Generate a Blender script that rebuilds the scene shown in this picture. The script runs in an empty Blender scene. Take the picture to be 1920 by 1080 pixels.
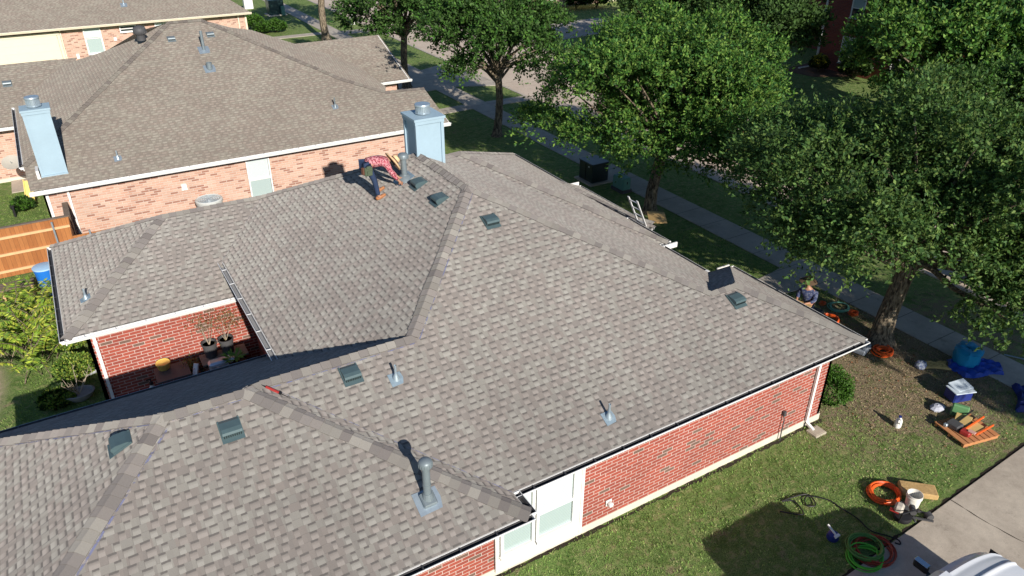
import bpy, bmesh, math, random
import numpy as np
from mathutils import Vector, Matrix
R = math.radians
scn = bpy.context.scene
COL = scn.collection
# ---------------------------------------------------------------- camera
FWD = Vector((math.cos(R(59.069))*math.cos(R(29.422)), math.sin(R(59.069))*math.cos(R(29.422)), -math.sin(R(29.422))))
RT = Vector((math.sin(R(59.069)), -math.cos(R(59.069)), 0)); UP = RT.cross(FWD)
ro = R(0.142); r2 = RT*math.cos(ro)+UP*math.sin(ro); u2 = -RT*math.sin(ro)+UP*math.cos(ro)
cd = bpy.data.cameras.new('camera'); cam = bpy.data.objects.new('camera', cd); COL.objects.link(cam)
m = Matrix((r2, u2, -FWD)).transposed().to_4x4(); m.translation = (0, 0, 13.503); cam.matrix_world = m
cd.sensor_width = 36; cd.lens = 36*1411.868/1920; cd.clip_start = .3; cd.clip_end = 2000
scn.camera = cam
# ---------------------------------------------------------------- light
SUN_EL, SUN_AZ = 25.3, 4.5       # sun stands to the south (-Y), shadows run towards +Y
world = bpy.data.worlds.new('World'); scn.world = world; world.use_nodes = True
nt = world.node_tree; bg = nt.nodes['Background']
sky = nt.nodes.new('ShaderNodeTexSky'); sky.sky_type = 'NISHITA'; sky.sun_disc = False
sky.sun_elevation = R(SUN_EL); sky.sun_rotation = R(180+SUN_AZ); sky.altitude = 200
sky.air_density = 1.0; sky.dust_density = .3; sky.ozone_density = 4.
nt.links.new(sky.outputs[0], bg.inputs[0]); bg.inputs[1].default_value = .074
sd = bpy.data.lights.new('sun', 'SUN'); sun = bpy.data.objects.new('sun', sd); COL.objects.link(sun)
sd.energy = 4.6; sd.angle = R(.53); sd.color = (1, .93, .84)
d = Vector((math.sin(R(SUN_AZ))*math.cos(R(SUN_EL)), math.cos(R(SUN_AZ))*math.cos(R(SUN_EL)), -math.sin(R(SUN_EL))))
sun.rotation_euler = d.to_track_quat('-Z', 'Y').to_euler(); sun.location = (0, -30, 40)
scn.view_settings.view_transform = 'Standard'; scn.view_settings.look = 'None'
scn.view_settings.exposure = .38; scn.view_settings.gamma = 1
scn.cycles.max_bounces = 4; scn.cycles.diffuse_bounces = 2; scn.cycles.glossy_bounces = 2
scn.cycles.transmission_bounces = 3; scn.cycles.transparent_max_bounces = 6

# ---------------------------------------------------------------- node helpers
class NT:
    def __init__(s, name):
        s.m = bpy.data.materials.new(name); s.m.use_nodes = True
        s.t = s.m.node_tree; s.n = s.t.nodes; s.b = s.n['Principled BSDF']
    def link(s, a, b): s.t.links.new(a, b)
    def setv(s, sock, v):
        if isinstance(v, bpy.types.NodeSocket): s.link(v, sock)
        elif v is not None:
            if hasattr(sock.default_value, '__len__') and len(sock.default_value) == 4 and len(v) == 3: v = (*v, 1)
            sock.default_value = v
    def math(s, op, a, b=None, c=None, clamp=False):
        n = s.n.new('ShaderNodeMath'); n.operation = op; n.use_clamp = clamp
        s.setv(n.inputs[0], a)
        if b is not None: s.setv(n.inputs[1], b)
        if c is not None: s.setv(n.inputs[2], c)
        return n.outputs[0]
    def mix(s, f, a, b, bt='MIX'):
        n = s.n.new('ShaderNodeMix'); n.data_type = 'RGBA'; n.blend_type = bt
        s.setv(n.inputs[0], f); s.setv(n.inputs[6], a); s.setv(n.inputs[7], b); return n.outputs[2]
    def wn(s, x, y, z=0.):
        c = s.n.new('ShaderNodeCombineXYZ'); s.setv(c.inputs[0], x); s.setv(c.inputs[1], y); s.setv(c.inputs[2], z)
        w = s.n.new('ShaderNodeTexWhiteNoise'); w.noise_dimensions = '3D'; s.link(c.outputs[0], w.inputs[0]); return w.outputs[0]
    def vec(s, x, y, z=0.):
        c = s.n.new('ShaderNodeCombineXYZ'); s.setv(c.inputs[0], x); s.setv(c.inputs[1], y); s.setv(c.inputs[2], z); return c.outputs[0]
    def noise(s, vec, scale, detail=3, rough=.6, color=False):
        n = s.n.new('ShaderNodeTexNoise'); s.setv(n.inputs['Vector'], vec); n.inputs['Scale'].default_value = scale
        n.inputs['Detail'].default_value = detail; n.inputs['Roughness'].default_value = rough
        return n.outputs[1 if color else 0]
    def uv(s):
        n = s.n.new('ShaderNodeUVMap'); n.uv_map = 'UVMap'; x = s.n.new('ShaderNodeSeparateXYZ'); s.link(n.outputs[0], x.inputs[0]); return n.outputs[0], x.outputs[0], x.outputs[1]
    def pos(s):
        n = s.n.new('ShaderNodeNewGeometry'); return n.outputs['Position']
    def obj(s):
        n = s.n.new('ShaderNodeTexCoord'); return n.outputs['Object']
    def ss(s, x, a, b):
        n = s.n.new('ShaderNodeMapRange'); n.interpolation_type = 'SMOOTHSTEP'
        s.setv(n.inputs[0], x); n.inputs[1].default_value = a; n.inputs[2].default_value = b; return n.outputs[0]
    def bump(s, h, dist, strength=1):
        n = s.n.new('ShaderNodeBump'); s.setv(n.inputs['Height'], h); n.inputs['Distance'].default_value = dist; n.inputs['Strength'].default_value = strength
        s.link(n.outputs[0], s.b.inputs['Normal'])
    def attr(s, name):
        n = s.n.new('ShaderNodeAttribute'); n.attribute_name = name; return n.outputs[0]

def plain(name, col, rough=.6, metal=0., var=.12, scale=6., bump=0., spec=.4, coat=0.):
    k = NT(name); o = k.obj()
    n = k.noise(o, scale, 4, .6)
    f = k.math('MULTIPLY_ADD', n, 2*var, 1-var)
    fn = k.noise(o, scale*9, 2)
    f2 = k.math('MULTIPLY', f, k.math('MULTIPLY_ADD', fn, var, 1-var/2))
    c = k.n.new('ShaderNodeVectorMath'); c.operation = 'SCALE'; c.inputs[0].default_value = col; k.link(f2, c.inputs[3])
    k.link(c.outputs[0], k.b.inputs['Base Color'])
    k.b.inputs['Roughness'].default_value = rough; k.b.inputs['Metallic'].default_value = metal
    k.b.inputs['Specular IOR Level'].default_value = spec; k.b.inputs['Coat Weight'].default_value = coat
    if bump: k.bump(n, bump)
    return k.m

def shingle_mat(name, E=.154, W=.255, tint=(1, 1, 1), con=1., seed=0.):
    k = NT(name); uv, u, v = k.uv()
    # slight waver of courses
    wob = k.math('MULTIPLY_ADD', k.noise(uv, .8, 2), .03, -.015)
    v = k.math('ADD', v, wob)
    vr = k.math('DIVIDE', v, E); row = k.math('FLOOR', vr); fv = k.math('FRACT', vr)
    rr = k.wn(row, 7.3+seed)
    u2 = k.math('DIVIDE', k.math('MULTIPLY_ADD', rr, 6.1, u), W)
    u2 = k.math('ADD', u2, k.math('MULTIPLY', k.noise(k.vec(u, row, 3.), 1.6, 1), .5))
    j = k.math('FLOOR', u2); fu = k.math('FRACT', u2)
    r1 = k.wn(j, row, 1.+seed); rb = k.wn(j, row, 2.+seed); rc = k.wn(j, row, 3.+seed); rd = k.wn(j, row, 4.+seed)
    a = k.math('MULTIPLY_ADD', r1, .28, .06); w = k.math('MULTIPLY_ADD', rb, .32, .34)
    s1 = k.ss(k.math('SUBTRACT', fu, a), -.015, .015)
    s2 = k.ss(k.math('SUBTRACT', k.math('ADD', a, w), fu), -.015, .015)
    rec = k.math('MULTIPLY', s1, s2)
    reg = k.noise(uv, .55, 3, .7)
    pick = k.ss(k.math('ADD', k.math('MULTIPLY', reg, 1.1), k.math('MULTIPLY', rc, .75)), .83, .99)
    green = (.262, .25, .226); mauve = (.232, .207, .189)
    tooth = k.mix(pick, green, mauve)
    tooth = k.mix(k.math('MULTIPLY', k.wn(j, row, 5.), .55), tooth, (.19, .175, .163))
    light = k.mix(pick, (.325, .312, .285), (.31, .28, .258))
    light = k.mix(k.math('MULTIPLY', rd, .55), light, tooth)
    drk = (.13/con, .12/con, .113/con)
    edge = k.math('MULTIPLY_ADD', k.noise(k.vec(u, v), 30, 2), .12, -.06)
    fve = k.math('ADD', fv, edge)
    lower = k.mix(k.ss(fve, .3, .72), light, tooth)
    reccol = k.mix(k.ss(fve, .7, .8), lower, drk)
    col = k.mix(rec, tooth, reccol)
    # butt line of each course, its thickness shadow painted in, and darker sides of teeth
    butt = k.math('MULTIPLY', k.ss(fv, .07, .0), k.math('MULTIPLY_ADD', rec, -.5, .55))
    col = k.mix(butt, col, (.1, .092, .087))
    ed = k.math('MULTIPLY', k.math('SUBTRACT', 1., k.ss(k.math('ABSOLUTE', k.math('SUBTRACT', fu, a)), .0, .03)), .35)
    col = k.mix(ed, col, (.12, .11, .105))
    gran = k.noise(uv, 110, 2, .8); big = k.noise(uv, .35, 3)
    stv = k.noise(k.vec(k.math('MULTIPLY', u, 2.6), k.math('MULTIPLY', v, .3)), 1.1, 4, .7)
    gran = k.math('ADD', gran, k.math('MULTIPLY', k.math('SUBTRACT', stv, .5), .3))
    g = k.math('MULTIPLY', k.math('MULTIPLY_ADD', gran, .62, .69), k.math('MULTIPLY_ADD', big, .4, .8))
    vm = k.n.new('ShaderNodeVectorMath'); vm.operation = 'SCALE'; k.link(col, vm.inputs[0]); k.link(g, vm.inputs[3])
    col = k.mix(1., vm.outputs[0], tint, 'MULTIPLY')
    k.link(col, k.b.inputs['Base Color']); k.b.inputs['Roughness'].default_value = .93; k.b.inputs['Diffuse Roughness'].default_value = 1.
    k.b.inputs['Specular IOR Level'].default_value = .2
    h = k.math('ADD', k.math('MULTIPLY', k.math('SUBTRACT', 1., rec), 1.), k.math('MULTIPLY', fv, -1.3))
    h = k.math('ADD', h, k.math('MULTIPLY', gran, .35))
    k.bump(h, .007, .9)
    return k.m

def brick_mat(name, cols, mort, L=.305, H=.098, jw=.09, dark=None, darkp=.08, stain=.15, mv=1.):
    k = NT(name); uv, u, v = k.uv()
    vr = k.math('DIVIDE', v, H); row = k.math('FLOOR', vr); fv = k.math('FRACT', vr)
    off = k.math('MULTIPLY', k.math('MODULO', row, 2.), .5)
    u2 = k.math('ADD', k.math('DIVIDE', u, L), k.math('ADD', off, 100.))
    j = k.math('FLOOR', u2); fu = k.math('FRACT', u2)
    wob = k.math('MULTIPLY_ADD', k.noise(uv, 25, 2), .06, -.03)
    mu = k.math('MULTIPLY', k.math('MINIMUM', fu, k.math('SUBTRACT', 1., fu)), L)
    mv_ = k.math('MULTIPLY', k.math('MINIMUM', fv, k.math('SUBTRACT', 1., fv)), H)
    dd = k.math('ADD', k.math('MINIMUM', mu, mv_), k.math('MULTIPLY', wob, .05))
    hw = H*jw
    bk = k.ss(dd, hw*.7, hw*1.5)
    r1 = k.wn(j, row, 1.); r2_ = k.wn(j, row, 2.); r3 = k.wn(j, row, 3.)
    c = k.mix(r1, cols[0], cols[1]); c = k.mix(k.math('MULTIPLY', r2_, .8), c, cols[2])
    if dark: c = k.mix(k.math('GREATER_THAN', r3, 1-darkp), c, dark)
    n = k.noise(uv, 60, 3, .7); f = k.math('MULTIPLY_ADD', n, .5, .75)
    vm = k.n.new('ShaderNodeVectorMath'); vm.operation = 'SCALE'; k.link(c, vm.inputs[0]); k.link(f, vm.inputs[3])
    c = k.mix(bk, mort, vm.outputs[0])
    st = k.noise(uv, .9, 4); f = k.math('MULTIPLY_ADD', st, stain*2, 1-stain)
    vm = k.n.new('ShaderNodeVectorMath'); vm.operation = 'SCALE'; k.link(c, vm.inputs[0]); k.link(f, vm.inputs[3])
    k.link(vm.outputs[0], k.b.inputs['Base Color']); k.b.inputs['Roughness'].default_value = .9
    k.b.inputs['Specular IOR Level'].default_value = .2
    k.bump(k.math('ADD', bk, k.math('MULTIPLY', n, .3)), .006, .8)
    return k.m

def attr_mat(name, rough=.8, nscale=0, namt=.3, trans=0., spec=.3, bump=0.):
    k = NT(name); c = k.attr('Col')
    if nscale:
        n = k.noise(k.pos(), nscale, 3, .7); f = k.math('MULTIPLY_ADD', n, 2*namt, 1-namt)
        vm = k.n.new('ShaderNodeVectorMath'); vm.operation = 'SCALE'; k.link(c, vm.inputs[0]); k.link(f, vm.inputs[3]); c = vm.outputs[0]
        if bump: k.bump(n, bump)
    k.link(c, k.b.inputs['Base Color']); k.b.inputs['Roughness'].default_value = rough; k.b.inputs['Specular IOR Level'].default_value = spec
    if trans:
        t = k.n.new('ShaderNodeBsdfTranslucent'); mx = k.n.new('ShaderNodeMixShader'); mx.inputs[0].default_value = trans
        br = k.mix(1., c, (1.25, 1.35, .6), 'MULTIPLY'); k.link(br, t.inputs[0])
        out = k.n['Material Output']; k.link(k.b.outputs[0], mx.inputs[1]); k.link(t.outputs[0], mx.inputs[2]); k.link(mx.outputs[0], out.inputs[0])
    return k.m

def grass_mat():
    k = NT('grass ground'); p = k.pos(); x = k.n.new('ShaderNodeSeparateXYZ'); k.link(p, x.inputs[0]); X, Y = x.outputs[0], x.outputs[1]
    fine = k.noise(p, 34, 4, .75); mid = k.noise(p, 5, 5, .65); big = k.noise(p, .5, 4, .6)
    g = k.mix(k.ss(fine, .35, .65), (.058, .105, .03), (.29, .41, .125))
    g = k.mix(k.math('MULTIPLY', k.ss(mid, .47, .66), .6), g, (.42, .38, .19))
    g = k.mix(k.math('MULTIPLY', k.ss(big, .5, .62), .35), g, (.17, .26, .07))
    dry = k.mix(k.ss(fine, .3, .7), (.085, .065, .042), (.5, .39, .25))
    # worn lawn round the front tree
    d1 = k.math('SQRT', k.math('ADD', k.math('POWER', k.math('MULTIPLY', k.math('SUBTRACT', X, 20.3), .8), 2.), k.math('POWER', k.math('SUBTRACT', Y, 10.4), 2.)))
    w = k.math('ADD', k.math('DIVIDE', d1, 6.), k.math('MULTIPLY', k.math('SUBTRACT', mid, .5), 1.7))
    w = k.math('ADD', w, k.math('MULTIPLY', k.math('SUBTRACT', big, .5), .8))
    c = k.mix(k.ss(w, .78, .4), g, dry)
    # bare patch in back yard
    d2 = k.math('SQRT', k.math('ADD', k.math('POWER', k.math('ADD', X, 4.6), 2.), k.math('POWER', k.math('MULTIPLY', k.math('SUBTRACT', Y, 23.2), .45), 2.)))
    c = k.mix(k.math('MULTIPLY', k.ss(k.math('ADD', d2, k.math('MULTIPLY', mid, .8)), 1.6, 1.1), .9), c, (.5, .4, .29))
    sp = k.ss(k.noise(p, 1.3, 3, .7), .6, .72)
    c = k.mix(k.math('MULTIPLY', sp, .75), c, dry)
    gp = k.ss(k.noise(p, 2.1, 4, .7), .52, .62); c = k.mix(k.math('MULTIPLY', gp, .5), c, (.08, .15, .03))
    k.link(c, k.b.inputs['Base Color']); k.b.inputs['Roughness'].default_value = .95; k.b.inputs['Specular IOR Level'].default_value = .1
    k.bump(k.math('ADD', fine, mid), .05, .9)
    return k.m

def conc_mat(name, c1, c2, joint=None, scale=1.):
    k = NT(name); p = k.pos(); a = k.noise(p, .9*scale, 4, .65); b = k.noise(p, 40, 3, .8); e = k.noise(p, 6, 4, .7)
    c = k.mix(k.ss(a, .3, .7), c1, c2)
    f = k.math('MULTIPLY', k.math('MULTIPLY_ADD', b, .5, .75), k.math('MULTIPLY_ADD', e, .4, .8))
    vm = k.n.new('ShaderNodeVectorMath'); vm.operation = 'SCALE'; k.link(c, vm.inputs[0]); k.link(f, vm.inputs[3])
    c = k.mix(k.math('MULTIPLY', k.ss(e, .62, .75), .45), vm.outputs[0], (.12, .1, .08)); st = k.noise(p, 1.7, 5, .75); c = k.mix(k.math('MULTIPLY', k.ss(st, .55, .7), .4), c, (.17, .14, .11)); c = k.mix(k.math('MULTIPLY', k.ss(k.noise(p, 90, 2, .8), .6, .7), .35), c, (.62, .57, .5))
    if joint:
        x = k.n.new('ShaderNodeSeparateXYZ'); k.link(p, x.inputs[0])
        for ax, sp in joint:
            fr = k.math('FRACT', k.math('DIVIDE', x.outputs[ax], sp)); dd = k.math('MULTIPLY', k.math('MINIMUM', fr, k.math('SUBTRACT', 1., fr)), sp)
            c = k.mix(k.math('MULTIPLY', k.ss(dd, .022, .008), .7), c, (.09, .08, .06))
    k.link(c, k.b.inputs['Base Color']); k.b.inputs['Roughness'].default_value = .9; k.b.inputs['Specular IOR Level'].default_value = .2
    k.bump(b, .004)
    return k.m

M = {}
M['shingle'] = shingle_mat('shingles')
M['shingle_n'] = shingle_mat('older shingles', tint=(.86, .82, .76), con=.62, seed=11., E=.15, W=.3)
M['cap'] = attr_mat('ridge shingle', .93, 90, .3, bump=.004); M['cap'].node_tree.nodes['Principled BSDF'].inputs['Diffuse Roughness'].default_value = 1.
M['brick'] = brick_mat('red brick', [(.38, .088, .058), (.33, .076, .052), (.26, .066, .05)], (.56, .43, .38), dark=(.17, .105, .08), darkp=.09, jw=.078, stain=.28)
M['brick_n'] = brick_mat('pale pink brick', [(.56, .34, .25), (.47, .26, .19), (.58, .42, .33)], (.58, .47, .4), dark=(.33, .17, .125), darkp=.18, stain=.25, jw=.1)
M['brick_d'] = brick_mat('dark red brick', [(.34, .085, .06), (.27, .065, .05), (.2, .06, .05)], (.22, .15, .13), jw=.07)
M['white'] = plain('white paint', (.8, .79, .76), .5, var=.06, scale=2)
M['cream'] = plain('cream paint', (.72, .64, .5), .55, var=.05, scale=2)
M['found'] = plain('concrete foundation', (.66, .6, .5), .9, var=.2, scale=3, bump=.01)
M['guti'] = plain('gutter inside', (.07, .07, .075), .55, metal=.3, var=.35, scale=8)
M['gutw'] = plain('gutter white', (.78, .78, .77), .4, var=.08)
M['chim'] = plain('painted chimney siding', (.33, .45, .53), .6, var=.1, scale=1.5)
M['galv'] = plain('galvanised metal', (.42, .5, .56), .38, metal=.55, var=.22, scale=9)
M['duct'] = plain('painted vent pipe', (.2, .24, .26), .45, metal=.25, var=.18, scale=9)
M['vent'] = plain('slate green vent', (.08, .125, .135), .42, var=.15, scale=7, metal=.1)
M['ventd'] = plain('vent louvre shade', (.02, .028, .03), .7)
M['lead'] = plain('blue grey lead flashing', (.3, .39, .45), .5, metal=.35, var=.3, scale=14)
M['black'] = plain('black plastic', (.015, .015, .017), .55)
M['dkgrey'] = plain('dark grey plastic', (.075, .075, .078), .6)
M['alu'] = plain('aluminium', (.8, .8, .8), .4, metal=.3, var=.1)
M['grass'] = grass_mat()
M['walk'] = conc_mat('pavement concrete', (.42, .37, .31), (.52, .47, .4), joint=[(1, 1.5)])
M['drive'] = conc_mat('driveway concrete', (.42, .36, .29), (.54, .47, .38))
M['road'] = conc_mat('street concrete', (.54, .44, .35), (.62, .52, .42), joint=[(1, 4.6), (0, 4.9)], scale=.4)
def bark_mat():
    k = NT('bark'); o = k.obj(); x = k.n.new('ShaderNodeSeparateXYZ'); k.link(o, x.inputs[0])
    v = k.vec(x.outputs[0], x.outputs[1], k.math('MULTIPLY', x.outputs[2], .22)); n = k.noise(v, 16, 5, .7)
    c = k.mix(k.ss(n, .35, .65), (.045, .034, .025), (.33, .27, .19)); k.link(c, k.b.inputs['Base Color'])
    k.b.inputs['Roughness'].default_value = .95; k.b.inputs['Specular IOR Level'].default_value = .1; k.bump(n, .05, 1); return k.m
M['bark'] = bark_mat()
M['leaf'] = attr_mat('leaves', .6, trans=.22, spec=.2)
M['leafb'] = attr_mat('shrub leaves', .5, trans=.25, spec=.3)
M['blade'] = attr_mat('grass blades', .8, trans=.25, spec=.1)
def glass_mat(name, col, rough=.12, stripes=0):
    k = NT(name)
    if stripes:
        o = k.obj(); x = k.n.new('ShaderNodeSeparateXYZ'); k.link(o, x.inputs[0])
        fr = k.math('FRACT', k.math('DIVIDE', x.outputs[2], stripes)); c = k.mix(k.ss(k.math('ABSOLUTE', k.math('SUBTRACT', fr, .5)), .3, .5), col, tuple(q*.62 for q in col))
        k.link(c, k.b.inputs['Base Color'])
    else: k.b.inputs['Base Color'].default_value = (*col, 1)
    k.b.inputs['Roughness'].default_value = rough; k.b.inputs['Specular IOR Level'].default_value = .5; k.b.inputs['Coat Weight'].default_value = .6; k.b.inputs['Coat Roughness'].default_value = .05
    return k.m
M['blind'] = glass_mat('glass over closed blinds', (.43, .53, .52), .2, .045)
M['blindw'] = glass_mat('upper glass over closed blinds', (.62, .7, .7), .2, .045)
M['glassd'] = glass_mat('dark window glass', (.03, .04, .045), .06)
M['wood'] = None
def wood_mat(name, c1, c2, ax=0, w=.14):
    k = NT(name); o = k.obj(); x = k.n.new('ShaderNodeSeparateXYZ'); k.link(o, x.inputs[0])
    a = k.math('DIVIDE', x.outputs[ax], w); j = k.math('FLOOR', a); fr = k.math('FRACT', a)
    r = k.wn(j, 3.); c = k.mix(r, c1, c2)
    v = k.vec(k.math('MULTIPLY', x.outputs[0], 1. if ax == 0 else .1), k.math('MULTIPLY', x.outputs[1], 1. if ax == 1 else .1), k.math('MULTIPLY', x.outputs[2], .12))
    n = k.noise(v, 30, 4, .7); f = k.math('MULTIPLY_ADD', n, .7, .65)
    vm = k.n.new('ShaderNodeVectorMath'); vm.operation = 'SCALE'; k.link(c, vm.inputs[0]); k.link(f, vm.inputs[3]); c = vm.outputs[0]
    c = k.mix(k.math('MULTIPLY', k.ss(k.math('MINIMUM', fr, k.math('SUBTRACT', 1., fr)), .05, .02), .6), c, (.06, .025, .008))
    k.link(c, k.b.inputs['Base Color']); k.b.inputs['Roughness'].default_value = .75; return k.m
M['cedar'] = wood_mat('stained cedar boards', (.3, .105, .026), (.42, .17, .05))
M['cedarp'] = plain('pale cedar rail', (.7, .43, .22), .75, var=.2, scale=5)
M['greyw'] = plain('weathered timber', (.17, .13, .1), .9, var=.3, scale=7)
M['skin'] = plain('skin', (.42, .22, .14), .5, var=.06)
M['chalk'] = None

# ---------------------------------------------------------------- mesh helpers
class MB:
    def __init__(s): s.v = []; s.f = []; s.uv = {}; s.mi = []; s.col = []; s.cur = 0; s.curc = None
    def poly(s, pts, uvs=None):
        b = len(s.v); s.v += [tuple(p) for p in pts]; s.f.append(tuple(range(b, b+len(pts)))); s.mi.append(s.cur); s.col.append(s.curc)
        if uvs: s.uv[len(s.f)-1] = uvs
        return s
    def faces(s, vs, fs):
        b = len(s.v); s.v += [tuple(p) for p in vs]
        for f in fs: s.f.append(tuple(i+b for i in f)); s.mi.append(s.cur); s.col.append(s.curc)
        return s
    def box(s, c, d, rz=0., mat=None, bev=0.):
        hx, hy, hz = d[0]/2, d[1]/2, d[2]/2
        T = Matrix.Translation(c) @ (mat if mat else Matrix.Rotation(rz, 4, 'Z'))
        if bev:
            b = min(bev, hx*.9, hy*.9, hz*.9); vs = []
            for sx in (-1, 1):
                for sy in (-1, 1):
                    for sz in (-1, 1):
                        vs += [(sx*hx, sy*(hy-b), sz*(hz-b)), (sx*(hx-b), sy*hy, sz*(hz-b)), (sx*(hx-b), sy*(hy-b), sz*hz)]
            bm = bmesh.new(); [bm.verts.new(p) for p in vs]; bmesh.ops.convex_hull(bm, input=bm.verts)
            bmesh.ops.recalc_face_normals(bm, faces=bm.faces); bm.verts.index_update()
            s.faces([T @ v_.co for v_ in bm.verts], [[q.index for q in f.verts] for f in bm.faces]); bm.free(); return s
        vs = [T @ Vector((x, y, z)) for x in (-hx, hx) for y in (-hy, hy) for z in (-hz, hz)]
        s.faces(vs, [(0, 1, 3, 2), (4, 6, 7, 5), (0, 4, 5, 1), (2, 3, 7, 6), (0, 2, 6, 4), (1, 5, 7, 3)]); return s
    def bar(s, a, b, w, h, up=(0, 0, 1)):
        a, b = Vector(a), Vector(b); dz = (b-a).normalized(); sx = dz.cross(Vector(up)); sx = sx.normalized() if sx.length > 1e-4 else Vector((1, 0, 0)); sy = sx.cross(dz)
        vs = [p+sx*i*w/2+sy*j*h/2 for p in (a, b) for i, j in ((-1, -1), (1, -1), (1, 1), (-1, 1))]
        s.faces(vs, [(3, 2, 1, 0), (4, 5, 6, 7), (0, 1, 5, 4), (1, 2, 6, 5), (2, 3, 7, 6), (3, 0, 4, 7)]); return s
    def tube(s, pts, rad, n=8, caps=True, closed=False):
        pts = [Vector(p) for p in pts]; m_ = len(pts); rad = rad if hasattr(rad, '__len__') else [rad]*m_
        vs = []; ref = Vector((.31, .17, .93)); prev = None
        for i, p in enumerate(pts):
            if closed: t = (pts[(i+1) % m_]-pts[i-1]).normalized()
            else: t = (pts[min(i+1, m_-1)]-pts[max(i-1, 0)]).normalized()
            if prev is None:
                a = t.cross(ref); a = a.normalized() if a.length > 1e-3 else t.cross(Vector((1, 0, 0))).normalized()
            else:
                a = prev-t*prev.dot(t); a = a.normalized() if a.length > 1e-5 else t.cross(ref).normalized()
            prev = a; b = t.cross(a)
            vs += [p+(a*math.cos(2*math.pi*k/n)+b*math.sin(2*math.pi*k/n))*rad[i] for k in range(n)]
        fs = []
        for i in range(m_ if closed else m_-1):
            i2 = (i+1) % m_
            fs += [(i*n+k, i*n+(k+1) % n, i2*n+(k+1) % n, i2*n+k) for k in range(n)]
        if caps and not closed: fs += [tuple(range(n-1, -1, -1)), tuple((m_-1)*n+k for k in range(n))]
        s.faces(vs, fs); return s
    def cyl(s, a, b, r, r2=None, n=16, caps=True): return s.tube([a, b], [r, r if r2 is None else r2], n, caps)
    def lathe(s, prof, c=(0, 0, 0), n=20, sx=1., sy=1., rz=0.):
        c = Vector(c); vs = []; m_ = len(prof)
        for r_, z in prof:
            for k in range(n):
                t = 2*math.pi*k/n; x, y = r_*sx*math.cos(t), r_*sy*math.sin(t)
                vs.append((c.x+x*math.cos(rz)-y*math.sin(rz), c.y+x*math.sin(rz)+y*math.cos(rz), c.z+z))
        fs = [(i*n+k, i*n+(k+1) % n, (i+1)*n+(k+1) % n, (i+1)*n+k) for i in range(m_-1) for k in range(n)]
        if prof[0][0] > 1e-4: fs.append(tuple(range(n-1, -1, -1)))
        if prof[-1][0] > 1e-4: fs.append(tuple((m_-1)*n+k for k in range(n)))
        s.faces(vs, fs); return s
    def xform(s, mtx, start=0):
        for i in range(start, len(s.v)): s.v[i] = tuple(mtx @ Vector(s.v[i]))
        return s
    def build(s, name, mats, parent=None, smooth=False, loc=None):
        me = bpy.data.meshes.new(name)
        vs = s.v
        if loc is not None: vs = [(a-loc[0], b-loc[1], c-loc[2]) for a, b, c in vs]
        me.from_pydata(vs, [], s.f)
        for mm in (mats if isinstance(mats, (list, tuple)) else [mats]): me.materials.append(mm)
        me.polygons.foreach_set('material_index', s.mi)
        if s.uv:
            l = me.uv_layers.new(name='UVMap')
            for i, p in enumerate(me.polygons):
                if i in s.uv:
                    for q, li in enumerate(p.loop_indices): l.data[li].uv = s.uv[i][q]
        if any(c is not None for c in s.col):
            ca = me.color_attributes.new('Col', 'FLOAT_COLOR', 'CORNER'); arr = np.ones((len(me.loops), 4), 'f'); k = 0
            for p, c in zip(me.polygons, s.col):
                arr[k:k+p.loop_total, :3] = c or (.5, .5, .5); k += p.loop_total
            ca.data.foreach_set('color', arr.ravel())
        if smooth:
            me.polygons.foreach_set('use_smooth', [True]*len(me.polygons))
            try: me.set_sharp_from_angle(angle=R(40))
            except Exception: pass
        me.update(); o = bpy.data.objects.new(name, me); COL.objects.link(o)
        if loc is not None: o.location = loc
        if parent is not None:
            o.parent = parent
            if loc is None: o.location = -root_loc(parent)
            else: o.location = Vector(loc)-root_loc(parent)
        return o
def root_loc(o):
    v = Vector((0, 0, 0))
    while o is not None: v += o.location; o = o.parent
    return v
def tag(o, label=None, cat=None, group=None, kind=None):
    if label: o['label'] = label
    if cat: o['category'] = cat
    if group: o['group'] = group
    if kind: o['kind'] = kind
    return o
def thing(name, label, cat, loc=(0, 0, 0), group=None):
    o = bpy.data.objects.new(name, None); COL.objects.link(o); o.location = loc; o.empty_display_size = .2
    return tag(o, label, cat, group)
def copy_tree(o, parent=None, loc=None, rz=None, scale=None):
    c = o.copy(); COL.objects.link(c)
    if parent is not None: c.parent = parent
    if loc is not None: c.location = loc
    if rz is not None: c.rotation_euler.z = rz
    if scale is not None: c.scale = (scale,)*3
    for ch in list(o.children): copy_tree(ch, c)
    return c
# ================================================================ ground and streets
def sheet(name, x0, y0, x1, y1, z, mat, th=.1, nx=1, ny=1):
    mb = MB(); mb.box(((x0+x1)/2, (y0+y1)/2, z-th/2), (x1-x0, y1-y0, th)); return tag(mb.build(name, mat), kind='structure')
g = MB(); g.faces([(-400, -400, 0), (400, -400, 0), (400, 500, 0), (-400, 500, 0)], [(0, 1, 2, 3)]); tag(g.build('ground', M['grass']), kind='structure')
def flat(name, pts, z, mat, depth=.12):
    mb = MB(); n = len(pts); vs = [(x, y, z) for x, y in pts]+[(x, y, z-depth) for x, y in pts]
    mb.faces(vs, [tuple(range(n))]+[(i, i+n, (i+1) % n+n, (i+1) % n) for i in range(n)]); return tag(mb.build(name, mat), kind='structure')
flat('sidewalk', [(21.95, -30), (23.4, -30), (23.4, 200), (21.95, 200)], .03, M['walk'])
flat('front_path', [(16.6, 15.0), (17.6, 15.1), (20.2, 15.2), (21.94, 15.0), (21.94, 16.6), (20.2, 16.35), (17.5, 16.5), (16.6, 16.5)], .032, M['walk'])
flat('curb_path', [(23.41, 41.4), (26.3, 41.4), (26.3, 42.5), (23.41, 42.5)], .032, M['walk'])
flat('neighbour_path', [(16.5, 41.3), (21.94, 41.5), (21.94, 42.6), (16.5, 42.3)], .032, M['walk'])
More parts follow.
